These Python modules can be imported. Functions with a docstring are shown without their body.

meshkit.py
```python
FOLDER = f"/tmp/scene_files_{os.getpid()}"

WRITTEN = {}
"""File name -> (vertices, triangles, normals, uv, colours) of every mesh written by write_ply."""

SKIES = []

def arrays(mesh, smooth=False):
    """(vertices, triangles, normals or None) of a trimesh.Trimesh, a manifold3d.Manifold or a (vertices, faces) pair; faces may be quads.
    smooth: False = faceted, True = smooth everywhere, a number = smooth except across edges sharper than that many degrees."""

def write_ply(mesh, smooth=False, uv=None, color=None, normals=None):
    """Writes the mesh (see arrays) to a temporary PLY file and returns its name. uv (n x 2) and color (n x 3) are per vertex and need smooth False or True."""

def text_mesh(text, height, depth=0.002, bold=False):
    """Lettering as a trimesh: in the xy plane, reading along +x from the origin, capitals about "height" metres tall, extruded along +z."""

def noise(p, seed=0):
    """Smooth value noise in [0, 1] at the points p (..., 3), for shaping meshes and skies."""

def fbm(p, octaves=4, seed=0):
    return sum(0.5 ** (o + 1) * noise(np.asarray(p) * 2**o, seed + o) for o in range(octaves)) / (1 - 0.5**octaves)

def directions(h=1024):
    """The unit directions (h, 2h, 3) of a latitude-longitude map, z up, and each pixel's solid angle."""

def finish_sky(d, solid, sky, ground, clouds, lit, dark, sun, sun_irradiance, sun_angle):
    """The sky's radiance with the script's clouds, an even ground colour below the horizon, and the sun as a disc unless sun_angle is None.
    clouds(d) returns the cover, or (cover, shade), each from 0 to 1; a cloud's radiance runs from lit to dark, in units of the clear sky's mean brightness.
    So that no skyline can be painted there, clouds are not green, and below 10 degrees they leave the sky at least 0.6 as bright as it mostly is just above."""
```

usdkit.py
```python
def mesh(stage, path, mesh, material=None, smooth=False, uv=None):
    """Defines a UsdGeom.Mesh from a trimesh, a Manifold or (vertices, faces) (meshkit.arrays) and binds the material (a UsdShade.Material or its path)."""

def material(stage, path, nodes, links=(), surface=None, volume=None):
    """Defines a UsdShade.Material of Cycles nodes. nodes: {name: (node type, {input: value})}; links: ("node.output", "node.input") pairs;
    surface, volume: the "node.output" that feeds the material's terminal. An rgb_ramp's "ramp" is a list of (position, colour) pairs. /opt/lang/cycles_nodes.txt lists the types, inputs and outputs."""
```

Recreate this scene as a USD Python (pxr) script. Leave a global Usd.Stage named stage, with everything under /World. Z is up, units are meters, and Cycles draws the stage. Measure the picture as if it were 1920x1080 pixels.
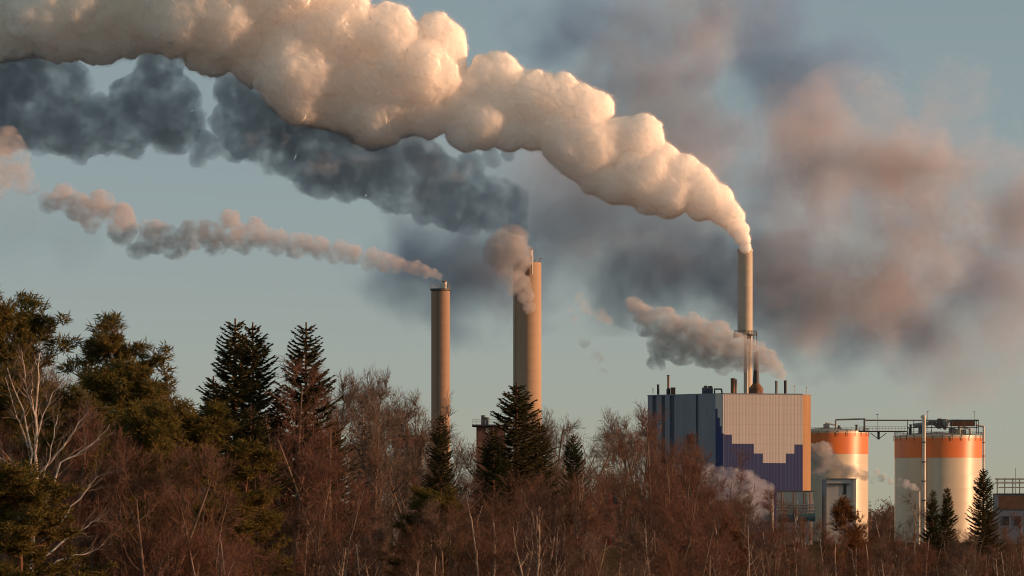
import math, random, numpy as np, trimesh, usdkit, meshkit
from pxr import Usd, UsdGeom, UsdLux, UsdShade, Gf, Sdf, Vt

stage = Usd.Stage.CreateInMemory()
UsdGeom.Xform.Define(stage, '/World')
UsdGeom.Scope.Define(stage, '/World/Looks')
# ------------------------------------------------------------------ camera, sky, sun
CAM_Z, HORIZON, SCALE = 12.0, 960.0, 0.2 / 1500          # camera height, horizon row, metres per pixel per metre of distance
FOCAL = 36 / (1920 * SCALE)
cam = UsdGeom.Camera.Define(stage, '/World/camera')
cam.AddTranslateOp().Set(Gf.Vec3d(0, 0, CAM_Z))
cam.AddRotateXOp().Set(90)
cam.CreateFocalLengthAttr(FOCAL)
cam.CreateHorizontalApertureAttr(36.0)
cam.CreateVerticalApertureAttr(20.25)
cam.CreateVerticalApertureOffsetAttr((HORIZON - 540) * 36 / 1920)
cam.CreateClippingRangeAttr(Gf.Vec2f(1, 100000))
cam.CreateExposureAttr(0.42)
SUN_EL, SUN_AZ = math.radians(9), math.radians(94)
dome = UsdLux.DomeLight.Define(stage, '/World/sky')
sky_mat = usdkit.material(stage, '/World/Looks/sky_air', {
    's': ('sky_texture', dict(sky_type='single_scattering', sun_disc=False, sun_elevation=SUN_EL, sun_rotation=SUN_AZ, altitude=200, air_density=0.7, aerosol_density=0.2, ozone_density=1.0)),
    't': ('mix_color', dict(blend_type='multiply', fac=1.0, b=(1.0, .75, 1.1), use_clamp=False)),
    'v': ('mix_color', dict(blend_type='mix', fac=.5, b=(3.0, 4.15, 2.75), use_clamp=False)),      # a thin even veil of high cloud
    'b': ('background_shader', dict(strength=0.0755))}, [('s.color', 't.a'), ('t.result', 'v.a'), ('v.result', 'b.color')], surface='b.background')
UsdShade.MaterialBindingAPI.Apply(dome.GetPrim()).Bind(sky_mat)
dome.GetPrim().SetCustomDataByKey('kind', 'structure')
sun = UsdLux.DistantLight.Define(stage, '/World/sun')
sun.CreateNormalizeAttr(True); sun.CreateIntensityAttr(1.25); sun.CreateAngleAttr(0.5); sun.CreateColorAttr(Gf.Vec3f(1, .55, .29))
to_sun = Gf.Vec3d(math.sin(SUN_AZ) * math.cos(SUN_EL), math.cos(SUN_AZ) * math.cos(SUN_EL), math.sin(SUN_EL))
sun.AddTransformOp().Set(Gf.Matrix4d(1).SetLookAt(to_sun, Gf.Vec3d(0, 0, 0), Gf.Vec3d(0, 0, 1)).GetInverse())
# ------------------------------------------------------------------ helpers
def P(px, py, Y):
    """The point at distance Y that stands at column px, row py of the photograph."""
    s = SCALE * Y
    return np.array([(px - 960) * s, Y, CAM_Z + (HORIZON - py) * s])

def tag(prim, label=None, category=None, group=None, kind=None):
    prim = prim.GetPrim() if hasattr(prim, 'GetPrim') else prim
    for k, v in (('label', label), ('category', category), ('group', group), ('kind', kind)):
        if v: prim.SetCustomDataByKey(k, v)
    return prim

USED = {}
def numbered(parent, name):
    k = (parent, name); n = USED.get(k, 0); USED[k] = n + 1
    return f'{parent}/{name}' + (f'_{n:03d}' if n else '')

def raw_mesh(path, v, f, mat, n=None):
    m = UsdGeom.Mesh.Define(stage, path)
    m.CreatePointsAttr(Vt.Vec3fArray.FromNumpy(np.asarray(v, np.float32)))
    m.CreateFaceVertexCountsAttr(Vt.IntArray.FromNumpy(np.full(len(f), 3, np.int32)))
    m.CreateFaceVertexIndicesAttr(Vt.IntArray.FromNumpy(np.asarray(f, np.int32).ravel()))
    m.CreateSubdivisionSchemeAttr('none')
    if n is not None:
        m.CreateNormalsAttr(Vt.Vec3fArray.FromNumpy(np.asarray(n, np.float32))); m.SetNormalsInterpolation('vertex')
    UsdShade.MaterialBindingAPI.Apply(m.GetPrim()).Bind(mat)
    return m

def unit(a):
    return a / (np.linalg.norm(a, axis=-1, keepdims=True) + 1e-12)

# ------------------------------------------------------------------ smoke: billows of fine droplets (tiny faces), lit and shadowed by the sun
def smoke_mat(name, col, back):
    return usdkit.material(stage, '/World/Looks/' + name, {
        'd': ('diffuse_bsdf', dict(color=col)), 't': ('translucent_bsdf', dict(color=col)), 'm': ('mix_closure', dict(fac=back))},
        [('d.BSDF', 'm.closure1'), ('t.BSDF', 'm.closure2')], surface='m.closure')


# ------------------------------------------------------------------ solid shapes
def box(x0, x1, y0, y1, z0, z1):
    return trimesh.creation.box(bounds=[[x0, y0, z0], [x1, y1, z1]])

def cyl(x, y, z0, z1, r, n=20, r1=None):
    """An upright closed cylinder or, with r1, a frustum."""
    a = np.arange(n) * 2 * np.pi / n; r1 = r if r1 is None else r1
    ring = np.stack([np.cos(a), np.sin(a)], 1)
    v = np.vstack([np.c_[ring * r + [x, y], np.full(n, z0)], np.c_[ring * r1 + [x, y], np.full(n, z1)], [[x, y, z0], [x, y, z1]]])
    i = np.arange(n); j = (i + 1) % n
    f = np.vstack([np.c_[i, j, j + n], np.c_[i, j + n, i + n], np.c_[j, i, np.full(n, 2 * n)], np.c_[i + n, j + n, np.full(n, 2 * n + 1)]])
    return trimesh.Trimesh(v, f, process=False)

def lathe(x, y, prof, n=48):
    """A closed solid of revolution about an upright axis through (x, y); prof: (radius, z) from the bottom up."""
    prof = [(1e-3, prof[0][1])] + list(prof) + [(1e-3, prof[-1][1])]
    a = np.arange(n) * 2 * np.pi / n
    v = np.vstack([np.c_[np.cos(a) * r + x, np.sin(a) * r + y, np.full(n, z)] for r, z in prof])
    i = np.arange(n); j = (i + 1) % n; f = []
    for k in range(len(prof) - 1):
        f += [np.c_[i + k * n, j + k * n, j + (k + 1) * n], np.c_[i + k * n, j + (k + 1) * n, i + (k + 1) * n]]
    return trimesh.Trimesh(v, np.vstack(f), process=False)

def bar(a, b, r, n=8):
    return trimesh.creation.cylinder(radius=r, segment=[np.asarray(a, float), np.asarray(b, float)], sections=n)

def path_bar(pts, r, n=8):
    return join([bar(p, q, r, n) for p, q in zip(pts[:-1], pts[1:])] + [trimesh.creation.icosphere(1, r * 1.02).apply_translation(p) for p in pts[1:-1]])

def join(ms):
    return trimesh.util.concatenate(ms)

def prism(pts, z0, z1):
    from shapely.geometry import Polygon
    m = trimesh.creation.extrude_polygon(Polygon(pts), z1 - z0, engine='earcut'); m.apply_translation([0, 0, z0]); return m

def thing(name, label, category, loc=(0, 0, 0), group=None):
    x = UsdGeom.Xform.Define(stage, numbered('/World', name)); x.AddTranslateOp().Set(Gf.Vec3d(*map(float, loc)))
    tag(x, label, category, group); LOC[str(x.GetPath())] = np.asarray(loc, float)
    return x
LOC = {}

def part(parent, name, m, mat, smooth=30, label=None):
    """A mesh of the thing `parent` (or a sub-part of its part), given in world coordinates."""
    pp = str(parent.GetPath()); top = '/'.join(pp.split('/')[:3])
    v, f, n = meshkit.arrays(m, smooth)
    o = raw_mesh(numbered(pp, name), v - LOC[top], f, mat, n)
    if label: tag(o, label)
    return o

# ------------------------------------------------------------------ materials of the plant
def surf(name, col, col2=None, scale=.15, rough=.8, spec=.3, streak=False, metal=0.0, coords='object', bands=None):
    col2 = col2 or tuple(c * .78 for c in col)
    nodes = {'t': ('texture_coordinate', {}), 'mp': ('mapping', dict(scale=(1, 1, .12 if streak else 1))), 'n': ('noise_texture', dict(scale=scale, detail=5.0, roughness=.6)),
             'r': ('rgb_ramp', dict(ramp=[(.3, col2), (.7, col)])), 'p': ('principled_bsdf', dict(roughness=rough, specular_ior_level=spec, metallic=metal))}
    links = [(f't.{coords}', 'mp.vector'), ('mp.vector', 'n.vector'), ('n.fac', 'r.fac')]
    last = 'r.color'
    if bands:
        nodes |= {'w': ('wave_texture', dict(wave_type='bands', bands_direction=bands[0], scale=bands[1], distortion=0.0)), 'bp': ('bump', dict(strength=bands[2], distance=.1)), }
        links += [(f't.{coords}', 'w.vector'), ('w.fac', 'bp.height'), ('bp.normal', 'p.normal')]
    links.append((last, 'p.base_color'))
    return usdkit.material(stage, '/World/Looks/' + name, nodes, links, surface='p.BSDF')

M = dict(
    brown_concrete=surf('brown_concrete', (.31, .20, .14), (.23, .15, .105), .12, streak=True),
    tan_concrete=surf('tan_concrete', (.38, .26, .175), (.29, .20, .135), .12, streak=True),
    pale_stack=surf('pale_stack', (.42, .36, .29), (.34, .29, .24), .2, streak=True, rough=.6),
    dark_steel=surf('dark_steel', (.06, .06, .065), rough=.6),
    grey_steel=surf('grey_steel', (.22, .22, .22), rough=.6),
    rust=surf('rusty_steel', (.20, .10, .06), (.12, .06, .04), .5),
    pale_pipe=surf('pale_pipe', (.55, .50, .44), (.42, .38, .33), .4, rough=.5),
    silver=surf('silver_cladding', (.47, .43, .415), (.42, .385, .375), .25, streak=True, rough=.55),
    navy=surf('navy_cladding', (.024, .038, .13), (.02, .032, .11), .25, streak=True, rough=.6),
    slate=surf('slate_cladding', (.19, .21, .25), (.16, .18, .215), .2, streak=True),
    slate_dark=surf('dark_slate_cladding', (.07, .085, .12), (.055, .07, .10), .2, streak=True),
    ochre=surf('ochre_cladding', (.29, .165, .08), (.21, .115, .06), .25, streak=True),
    roofing=surf('roofing', (.10, .10, .10), rough=.9),
    silo_cream=surf('cream_silo_paint', (.52, .45, .345), (.43, .37, .285), .12, rough=.34, spec=.6, streak=True),
    silo_orange=surf('orange_silo_paint', (.66, .17, .036), (.52, .13, .03), .2, rough=.36, spec=.5, streak=True),
    white_wall=surf('white_wall', (.55, .51, .47), (.45, .41, .38), .3, streak=True),
    red_brick=surf('red_wall', (.30, .06, .04), (.22, .045, .03), .3),
    brown_wall=surf('brown_wall', (.18, .08, .06), (.13, .06, .05), .3),
    teal=surf('teal_paint', (.05, .11, .13), (.04, .08, .10), .5, rough=.5),
    dark_glass=surf('dark_opening', (.012, .014, .018), rough=.25, spec=.5),
    house_wall=surf('pale_render', (.50, .42, .37), (.40, .33, .29), .2),
    house_roof=surf('red_tiles', (.20, .07, .05), (.14, .05, .04), .6),
)

# ------------------------------------------------------------------ ground and far wood
def ground():
    xs = np.unique(np.r_[np.linspace(-6000, -700, 16), np.linspace(-700, 700, 90), np.linspace(700, 6000, 16)])
    ys = np.unique(np.r_[np.linspace(-400, 100, 6), np.linspace(100, 1000, 80), np.linspace(1000, 9000, 24)])
    X, Y = np.meshgrid(xs, ys, indexing='ij')
    Z = 1.6 * (meshkit.fbm(np.stack([X / 60, Y / 60, 0 * X], -1), 3, 4) - .5)
    Z += np.clip((-X - 18) / 30, 0, 1) * 3 * np.exp(-((Y - 290) / 120) ** 2)
    Z *= np.clip((1300 - Y) / 300, 0, 1)
    v = np.stack([X, Y, Z], -1).reshape(-1, 3)
    n, m = X.shape; i, j = np.meshgrid(np.arange(n - 1), np.arange(m - 1), indexing='ij'); a = (i * m + j).ravel()
    f = np.vstack([np.c_[a, a + m, a + m + 1], np.c_[a, a + m + 1, a + 1]])
    mat = usdkit.material(stage, '/World/Looks/forest_floor', {'g': ('geometry', {}), 'n': ('noise_texture', dict(scale=.09, detail=6.0)), 'r': ('rgb_ramp', dict(ramp=[(.35, (.045, .030, .018)), (.5, (.075, .05, .03)), (.65, (.06, .055, .025))])), 'd': ('diffuse_bsdf', {})},
                           [('g.position', 'n.vector'), ('n.fac', 'r.fac'), ('r.color', 'd.color')], surface='d.BSDF')
    vv, ff, nn = meshkit.arrays((v, f), True)
    o = raw_mesh('/World/ground', vv, ff, mat, nn); tag(o, 'brown forest floor reaching back to the plant', None, kind='structure')
ground()

# ------------------------------------------------------------------ chimneys
def rail(cx, cy, z, r, h=1.1, n=16, w=.05):
    a = np.arange(n + 1) * 2 * np.pi / n
    p = np.c_[np.cos(a) * r + cx, np.sin(a) * r + cy, np.full(n + 1, z)]
    ms = [bar(q, q + [0, 0, h], w, 5) for q in p[:-1]]
    for k in (.55, 1): ms += [bar(q + [0, 0, h * k], s + [0, 0, h * k], w * .9, 5) for q, s in zip(p[:-1], p[1:])]
    return join(ms)

def ladder(x, y, z0, z1, w=.5):
    ms = [bar([x - w / 2, y, z0], [x - w / 2, y, z1], .05, 5), bar([x + w / 2, y, z0], [x + w / 2, y, z1], .05, 5)]
    ms += [bar([x - w / 2, y, z], [x + w / 2, y, z], .035, 5) for z in np.arange(z0, z1, .9)]
    return join(ms)

def shaft(x, y, r0, r1, ztop, step=4.5):
    prof = []
    zs = np.arange(0, ztop - 1, step)
    for z0, z1 in zip(zs, np.append(zs[1:], ztop)):
        f = lambda z: r0 + (r1 - r0) * z / ztop
        prof += [(f(z0), z0 + .02), (f(z1), z1 - .16), (f(z1) - .06, z1 - .15), (f(z1) - .06, z1)]
    return lathe(x, y, prof[:-2], 56)

Y1 = 1480; c = P(826, 545, Y1); s1 = SCALE * Y1; r = 17.6 * s1
t = thing('chimney', 'slim brown chimney, the shortest of the three, with a small flue on top', 'chimney', (c[0], Y1, 0))
part(t, 'shaft', shaft(c[0], Y1, r, r, c[2]), M['brown_concrete'])
part(t, 'collar', cyl(c[0], Y1, c[2], c[2] + .7, r + .35, 40), M['dark_steel'])
part(t, 'railing', rail(c[0], Y1, c[2] + .7, r + .2, 1.5, 18), M['grey_steel'])
fx = P(833.5, 0, Y1)[0]
part(t, 'flue', cyl(fx, Y1 - .6, c[2] + .7, c[2] + 3.2, .85, 20), M['pale_pipe'])
part(t, 'flue_cap', lathe(fx, Y1 - .6, [(.95, c[2] + 3.2), (.95, c[2] + 3.5), (.7, c[2] + 3.5)], 20), M['rust'])
part(t, 'ladder', ladder(c[0] - r * .35, Y1 - r * .97, 4, c[2] + .7), M['dark_steel'])

Y2 = 1560; s2 = SCALE * Y2; c = P(988.5, 492, Y2); r = 26.3 * s2
t = thing('chimney', 'thick tan chimney in the middle, hazed by a small puff at its top', 'chimney', (c[0], Y2, 0))
part(t, 'shaft', shaft(c[0], Y2, r * 1.015, r, c[2]), M['tan_concrete'])
part(t, 'platform', join([box(P(966, 0, Y2)[0], P(990, 0, Y2)[0], Y2 - r - 1.2, Y2 - r + .8, c[2] - 3.4, c[2] - 3.1), box(P(967, 0, Y2)[0], P(983, 0, Y2)[0], Y2 - r - .9, Y2 - r - .2, c[2] - 3.0, c[2] - 1.0),
                          rail(P(976, 0, Y2)[0], Y2 - r - .2, c[2] - 3.1, 2.3, 1.2, 10)]), M['dark_steel'])
part(t, 'railing', rail(c[0], Y2, c[2], r - .3, 1.2, 22), M['grey_steel'])
fx = P(995, 0, Y2)[0]
part(t, 'flue', cyl(fx, Y2 - r + 2, c[2] - .5, c[2] + 4.6, .75, 18), M['pale_pipe'])
part(t, 'flue_cap', lathe(fx, Y2 - r + 2, [(1.0, c[2] + 4.6), (1.0, c[2] + 4.9), (.8, c[2] + 5.0)], 18), M['dark_steel'])
part(t, 'pipe', cyl(P(997.5, 0, Y2)[0], Y2 - r - .35, c[2] - 5, c[2] + 2.2, .36, 12), M['pale_pipe'])
part(t, 'antenna', join([bar([c[0] + r - .4, Y2, c[2]], [c[0] + r - .4, Y2, c[2] + 1.6], .06), bar([c[0] + r - .9, Y2, c[2] + 1.5], [c[0] + r + .3, Y2, c[2] + 1.5], .08)]), M['dark_steel'])
part(t, 'ladder', ladder(c[0] - r * .8, Y2 - r * .64, 4, c[2] - 3), M['dark_steel'])

ROOF = P(1358, 738, 1500)[2]
Y3 = 1530; s3 = SCALE * Y3; c = P(1397, 467, Y3); r = 14.2 * s3; zl = P(0, 626, Y3)[2]
t = thing('chimney', 'pale steel chimney standing on the boiler house roof', 'chimney', (c[0], Y3, ROOF))
part(t, 'shaft', lathe(c[0], Y3, sum([[(r, z), (r, z + 5.85), (r - .05, z + 5.88), (r - .05, z + 5.95)] for z in np.arange(zl, c[2] - 6, 6.0)], []) + [(r, c[2] - 1), (r + .12, c[2] - 1), (r + .12, c[2] - .02)], 44), M['pale_stack'])
part(t, 'bore', cyl(c[0], Y3, c[2] - .01, c[2] + .03, r - .35, 30), M['dark_steel'])
part(t, 'lower_stack', cyl(P(1402.5, 0, Y3)[0], Y3, ROOF, zl, 8 * s3, 30), M['pale_stack'])
pl = join([cyl(c[0] + .2, Y3, zl - .5, zl, r + 1.4, 32)])
part(t, 'platform', pl, M['dark_steel'])
part(t, 'railing', rail(c[0] + .2, Y3, zl, r + 1.35, 1.2, 18, .07), M['dark_steel'])
xa, xb = P(1413, 0, Y3)[0], P(1418.5, 0, Y3)[0]
part(t, 'frame', join([bar([xa, Y3 - 1.5, zl - 5], [xa, Y3 - 1.5, zl], .16), bar([xb, Y3 - 1.5, zl - 5], [xb, Y3 - 1.5, zl + .3], .16), bar([xa, Y3 - 1.5, zl - 4.9], [xb, Y3 - 1.5, zl - 4.9], .14), bar([P(1376, 0, Y3)[0], Y3, zl - 2], [P(1376, 0, Y3)[0], Y3, zl + .4], .16),
                       box(P(1375, 0, Y3)[0], P(1391, 0, Y3)[0], Y3 - 3.4, Y3 - 2.6, zl - 1.5, zl - .5)]), M['dark_steel'])
part(t, 'pipe', cyl(P(1399, 0, Y3)[0], Y3 - 5, ROOF, P(0, 650, Y3)[2], .5, 14), M['pale_pipe'])

# ------------------------------------------------------------------ boiler house
B, C_, D_ = P(1358, 0, 1500), P(1505, 0, 1508.5), P(1520, 0, 1517)
E_, A_ = P(1512, 0, 1562), P(1216, 0, 1524)
t = thing('boiler_house', 'tall boiler house with stepped silver and navy cladding and slate grey side', 'building', (B[0], 1500, 0))
def facade(p, q, parent, cells, gap=.03):
    """cells: (u0, u1, z0, z1, material, proud, name) on the wall from p to q, u in pixels columns of the photograph; every cell a panel with shallow ribs."""
    d = np.array([q[0] - p[0], q[1] - p[1]]); L = np.linalg.norm(d); d /= L; nrm = np.array([d[1], -d[0]])
    for a, b, z0, z1, mat, proud, name in cells:
        a, b = a * L + gap / 2, b * L - gap / 2; z0, z1 = z0 + gap / 2, z1 - gap / 2
        k = max(2, int(round((b - a) / .55)))
        u = np.linspace(a, b, 2 * k + 1); dep = np.where(np.arange(2 * k + 1) % 2 == 0, proud, proud + .025)
        fr = np.array([[p[0], p[1]]]) + u[:, None] * d + dep[:, None] * nrm
        poly = np.vstack([fr, (np.array([[p[0], p[1]]]) + np.array([[b], [a]]) * d + .005 * nrm)])
        part(parent, name, prism(poly, z0, z1), mat, False)
core = part(t, 'wall', prism([B[:2], C_[:2], D_[:2], E_[:2], A_[:2]], 0, ROOF - .25), M['slate'], False)
def zz(py): return 12 + (960 - py) * .2
ux = lambda px: (px - 1358) / 147.0
cuts = [1358, 1372, 1385.7, 1399.4, 1413, 1430, 1444.3, 1458.6, 1473, 1489, 1505]
low = [815, 832, 832, 832, 850, 868, 868, 868, 850, 833]
rows = [738.6, 757, 776, 795, 815, 832, 850, 868, 886, 903, 921, 945, 970, 1000]
front = part(t, 'front_wall', prism([B[:2] + [0, -.004], C_[:2] + [0, -.004], C_[:2] + [0, .3], B[:2] + [0, .3]], .1, ROOF - .3), M['navy'], False)
cells = []
for i in range(10):
    for k in range(len(rows) - 1):
        if rows[k] < low[i] < rows[k + 1]:
            spans = [(rows[k], low[i], 'silver'), (low[i], rows[k + 1], 'navy')]
        else: spans = [(rows[k], rows[k + 1], 'silver' if rows[k + 1] <= low[i] + .01 else 'navy')]
        for a, b, m_ in spans: cells.append((ux(cuts[i]), ux(cuts[i + 1]), zz(b), zz(a), M[m_], .08 if m_ == 'silver' else .05, 'cladding_panel'))
facade(B, C_, front, cells)
strip = part(t, 'corner_wall', prism([C_[:2] + [.01, -.004], D_[:2] + [.004, 0], D_[:2] + [-.3, .3], C_[:2] + [-.3, .3]], .1, ROOF - .3), M['ochre'], False)
facade(C_, D_, strip, [(a, b, zz(r1), zz(r0), M['ochre'], .06, 'cladding_panel') for a, b in ((0, .5), (.5, 1)) for r0, r1 in zip(rows[:-1:2], rows[1::2] + [1000])if r1 > r0] + [(a, b, zz(r1), zz(r0), M['ochre'], .06, 'cladding_panel') for a, b in ((0, .5), (.5, 1)) for r0, r1 in zip(rows[1:-1:2], rows[2::2])])
side = part(t, 'side_wall', prism([A_[:2] + [0, -.01], B[:2] + [-.02, -.01], B[:2] + [0, .3], A_[:2] + [.2, .3]], .1, ROOF - .3), M['slate_dark'], False)
uy = lambda px: (px - 1216) / 142.0
cells = []
for a, b, m_, pr in ((1216, 1225, 'slate', .5), (1225, 1232.5, 'slate_dark', .05), (1232.5, 1242.5, 'slate', .5), (1242.5, 1249, 'slate_dark', .05), (1249, 1258, 'slate', .6), (1258, 1266, 'slate_dark', .05), (1266, 1286, 'slate', .4), (1286, 1306.5, 'slate', .4), (1306.5, 1311, 'slate_dark', .05), (1311, 1327, 'slate', .4), (1327, 1343, 'slate', .4)):
    for k in range(0, len(rows) - 1, 2):
        z1, z0 = rows[k], rows[min(k + 2, len(rows) - 1)]
        if a == 1286 and z1 < 815 < z0 + 1: pass
        cells.append((uy(a), uy(b), zz(z0), zz(z1), M[m_], pr, 'cladding_panel'))
steps = [(1343, 766), (1347, 783), (1351, 799), (1354.5, 813)]
for k, (a, py) in enumerate(steps):
    b = (steps + [(1358, 0)])[k + 1][0]
    cells += [(uy(a), uy(b), zz(py), zz(738.6), M['silver'], .42, 'cladding_panel'), (uy(a), uy(b), zz(880), zz(py), M['navy'], .38, 'cladding_panel'), (uy(a), uy(b), zz(1000), zz(880), M['navy'], .38, 'cladding_panel')]
facade(A_, B, side, cells)
def on_side(px, off):
    u = uy(px); p = A_ + (B - A_) * u; return np.array([p[0] - .42 * off * 0, p[1] - off])
a, b = on_side(1288, 1.05), on_side(1300, 1.05)
part(t, 'louvre', prism([a, b, b + [0, .6], a + [0, .6]], zz(831), zz(813)), M['dark_glass'], False)
part(t, 'parapet', prism([B[:2] + [-.1, -.2], C_[:2] + [.1, -.2], D_[:2] + [.25, -.05], E_[:2] + [.2, .2], A_[:2] + [-.5, -.4]], ROOF - .25, ROOF + .15), M['slate'], False)
part(t, 'roof', prism([B[:2] + [.3, .6], C_[:2] + [-.2, .6], E_[:2] + [-.6, -.6], A_[:2] + [1, .6]], ROOF + .15, ROOF + .22), M['roofing'], False)

def roof_thing(name, label, cat, px, mesh_list):
    t = thing(name, label, cat, (P(px, 0, 1515)[0], 1515, ROOF + .22))
    for nm, m, mat in mesh_list: part(t, nm, m, M[mat])
    return t
def rx(px, Y=1515): return P(px, 0, Y)[0]
def rz(py, Y=1515): return P(0, py, Y)[2]
Z0 = ROOF + .22
roof_thing('vent_pipe', 'short black vent pipe near the left corner of the boiler house roof', 'vent', 1235, [('pipe', cyl(rx(1235), 1520, Z0, rz(721), .45, 16), 'dark_steel'), ('cap', cyl(rx(1235), 1520, rz(721), rz(720), .6, 16), 'dark_steel')])
roof_thing('vent_pipe', 'tall thin rusty vent pipe beside a small brown box on the roof', 'vent', 1254, [('pipe', cyl(rx(1254), 1520, Z0, rz(704), .42, 16), 'rust'), ('cap', cyl(rx(1254), 1520, rz(704), rz(702.5), .6, 16), 'dark_steel'), ('base', cyl(rx(1254), 1520, Z0, rz(728), .75, 16), 'dark_steel')])
roof_thing('roof_box', 'small brown box beside the tall thin vent pipe', 'ventilation box', 1262, [('casing', box(rx(1258.5), rx(1267), 1518, 1521, Z0, rz(727)), 'rust'), ('lid', box(rx(1258), rx(1267.5), 1517.8, 1521.2, rz(727), rz(726)), 'dark_steel')])
roof_thing('roof_box', 'dark plant room box with hoods on the roof above the grey side', 'ventilation box', 1327, [('casing', box(rx(1317), rx(1336), 1512, 1518, Z0, rz(727)), 'slate_dark'), ('hood', join([box(rx(1320), rx(1326), 1513, 1517, rz(727), rz(723.5)), box(rx(1328), rx(1335), 1513, 1517, rz(727), rz(724))]), 'dark_steel')])
roof_thing('roof_pipe', 'low dark pipe loop on the roof right of the plant room box', 'pipe', 1345, [('pipe', path_bar([[rx(1339), 1512, Z0], [rx(1339), 1512, rz(730)], [rx(1352), 1512, rz(730)], [rx(1353), 1512, Z0]], .3, 8), 'dark_steel')])
roof_thing('vent_pipe', 'stout rust brown vent pipe with a steel flue beside it', 'vent', 1374, [('pipe', cyl(rx(1373), 1510, Z0, rz(711), .85, 18), 'rust'), ('flue', cyl(rx(1379), 1510, Z0, rz(712), .35, 12), 'grey_steel'), ('cap', cyl(rx(1373), 1510, rz(711), rz(710), .95, 18), 'dark_steel')])
roof_thing('vent_hood', 'dark tapering exhaust duct with a copper coloured hood at its foot', 'vent', 1418, [('duct', lathe(rx(1418), 1516, [(1.3, rz(722)), (1.0, rz(690)), (.9, rz(660))], 20), 'dark_steel'), ('hood', lathe(rx(1418), 1516, [(2.7, Z0 + .3), (2.7, rz(728)), (1.3, rz(719))], 24), 'rust'), ('curb', box(rx(1409), rx(1430), 1513, 1519, Z0, Z0 + .3), 'grey_steel')])
roof_thing('vent_pipe', 'pale grey vent pipe left of the steaming black one', 'vent', 1454, [('pipe', cyl(rx(1454), 1510, Z0, rz(716), .5, 16), 'grey_steel'), ('cap', cyl(rx(1454), 1510, rz(716), rz(715), .6, 16), 'grey_steel')])
roof_thing('vent_pipe', 'black vent pipe that blows the steam off the roof', 'vent', 1471, [('pipe', cyl(rx(1471), 1510, Z0, rz(715), .55, 16), 'dark_steel'), ('rim', cyl(rx(1471), 1510, rz(715), rz(714), .65, 16), 'dark_steel')])
for px, py, lb in ((1224, 727, 'thin pale mast at the left end of the roof'), (1489, 722, 'thin mast on the roof right of the black vent pipe'), (1512, 724, 'thin mast over the ochre corner of the roof')):
    roof_thing('mast', lb, 'antenna', px, [('pole', cyl(rx(px), 1513, Z0, rz(py), .12, 8), 'pale_pipe'), ('tip', box(rx(px) - .35, rx(px) + .35, 1512.9, 1513.1, rz(py) - .7, rz(py) - .55), 'pale_pipe')])

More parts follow.
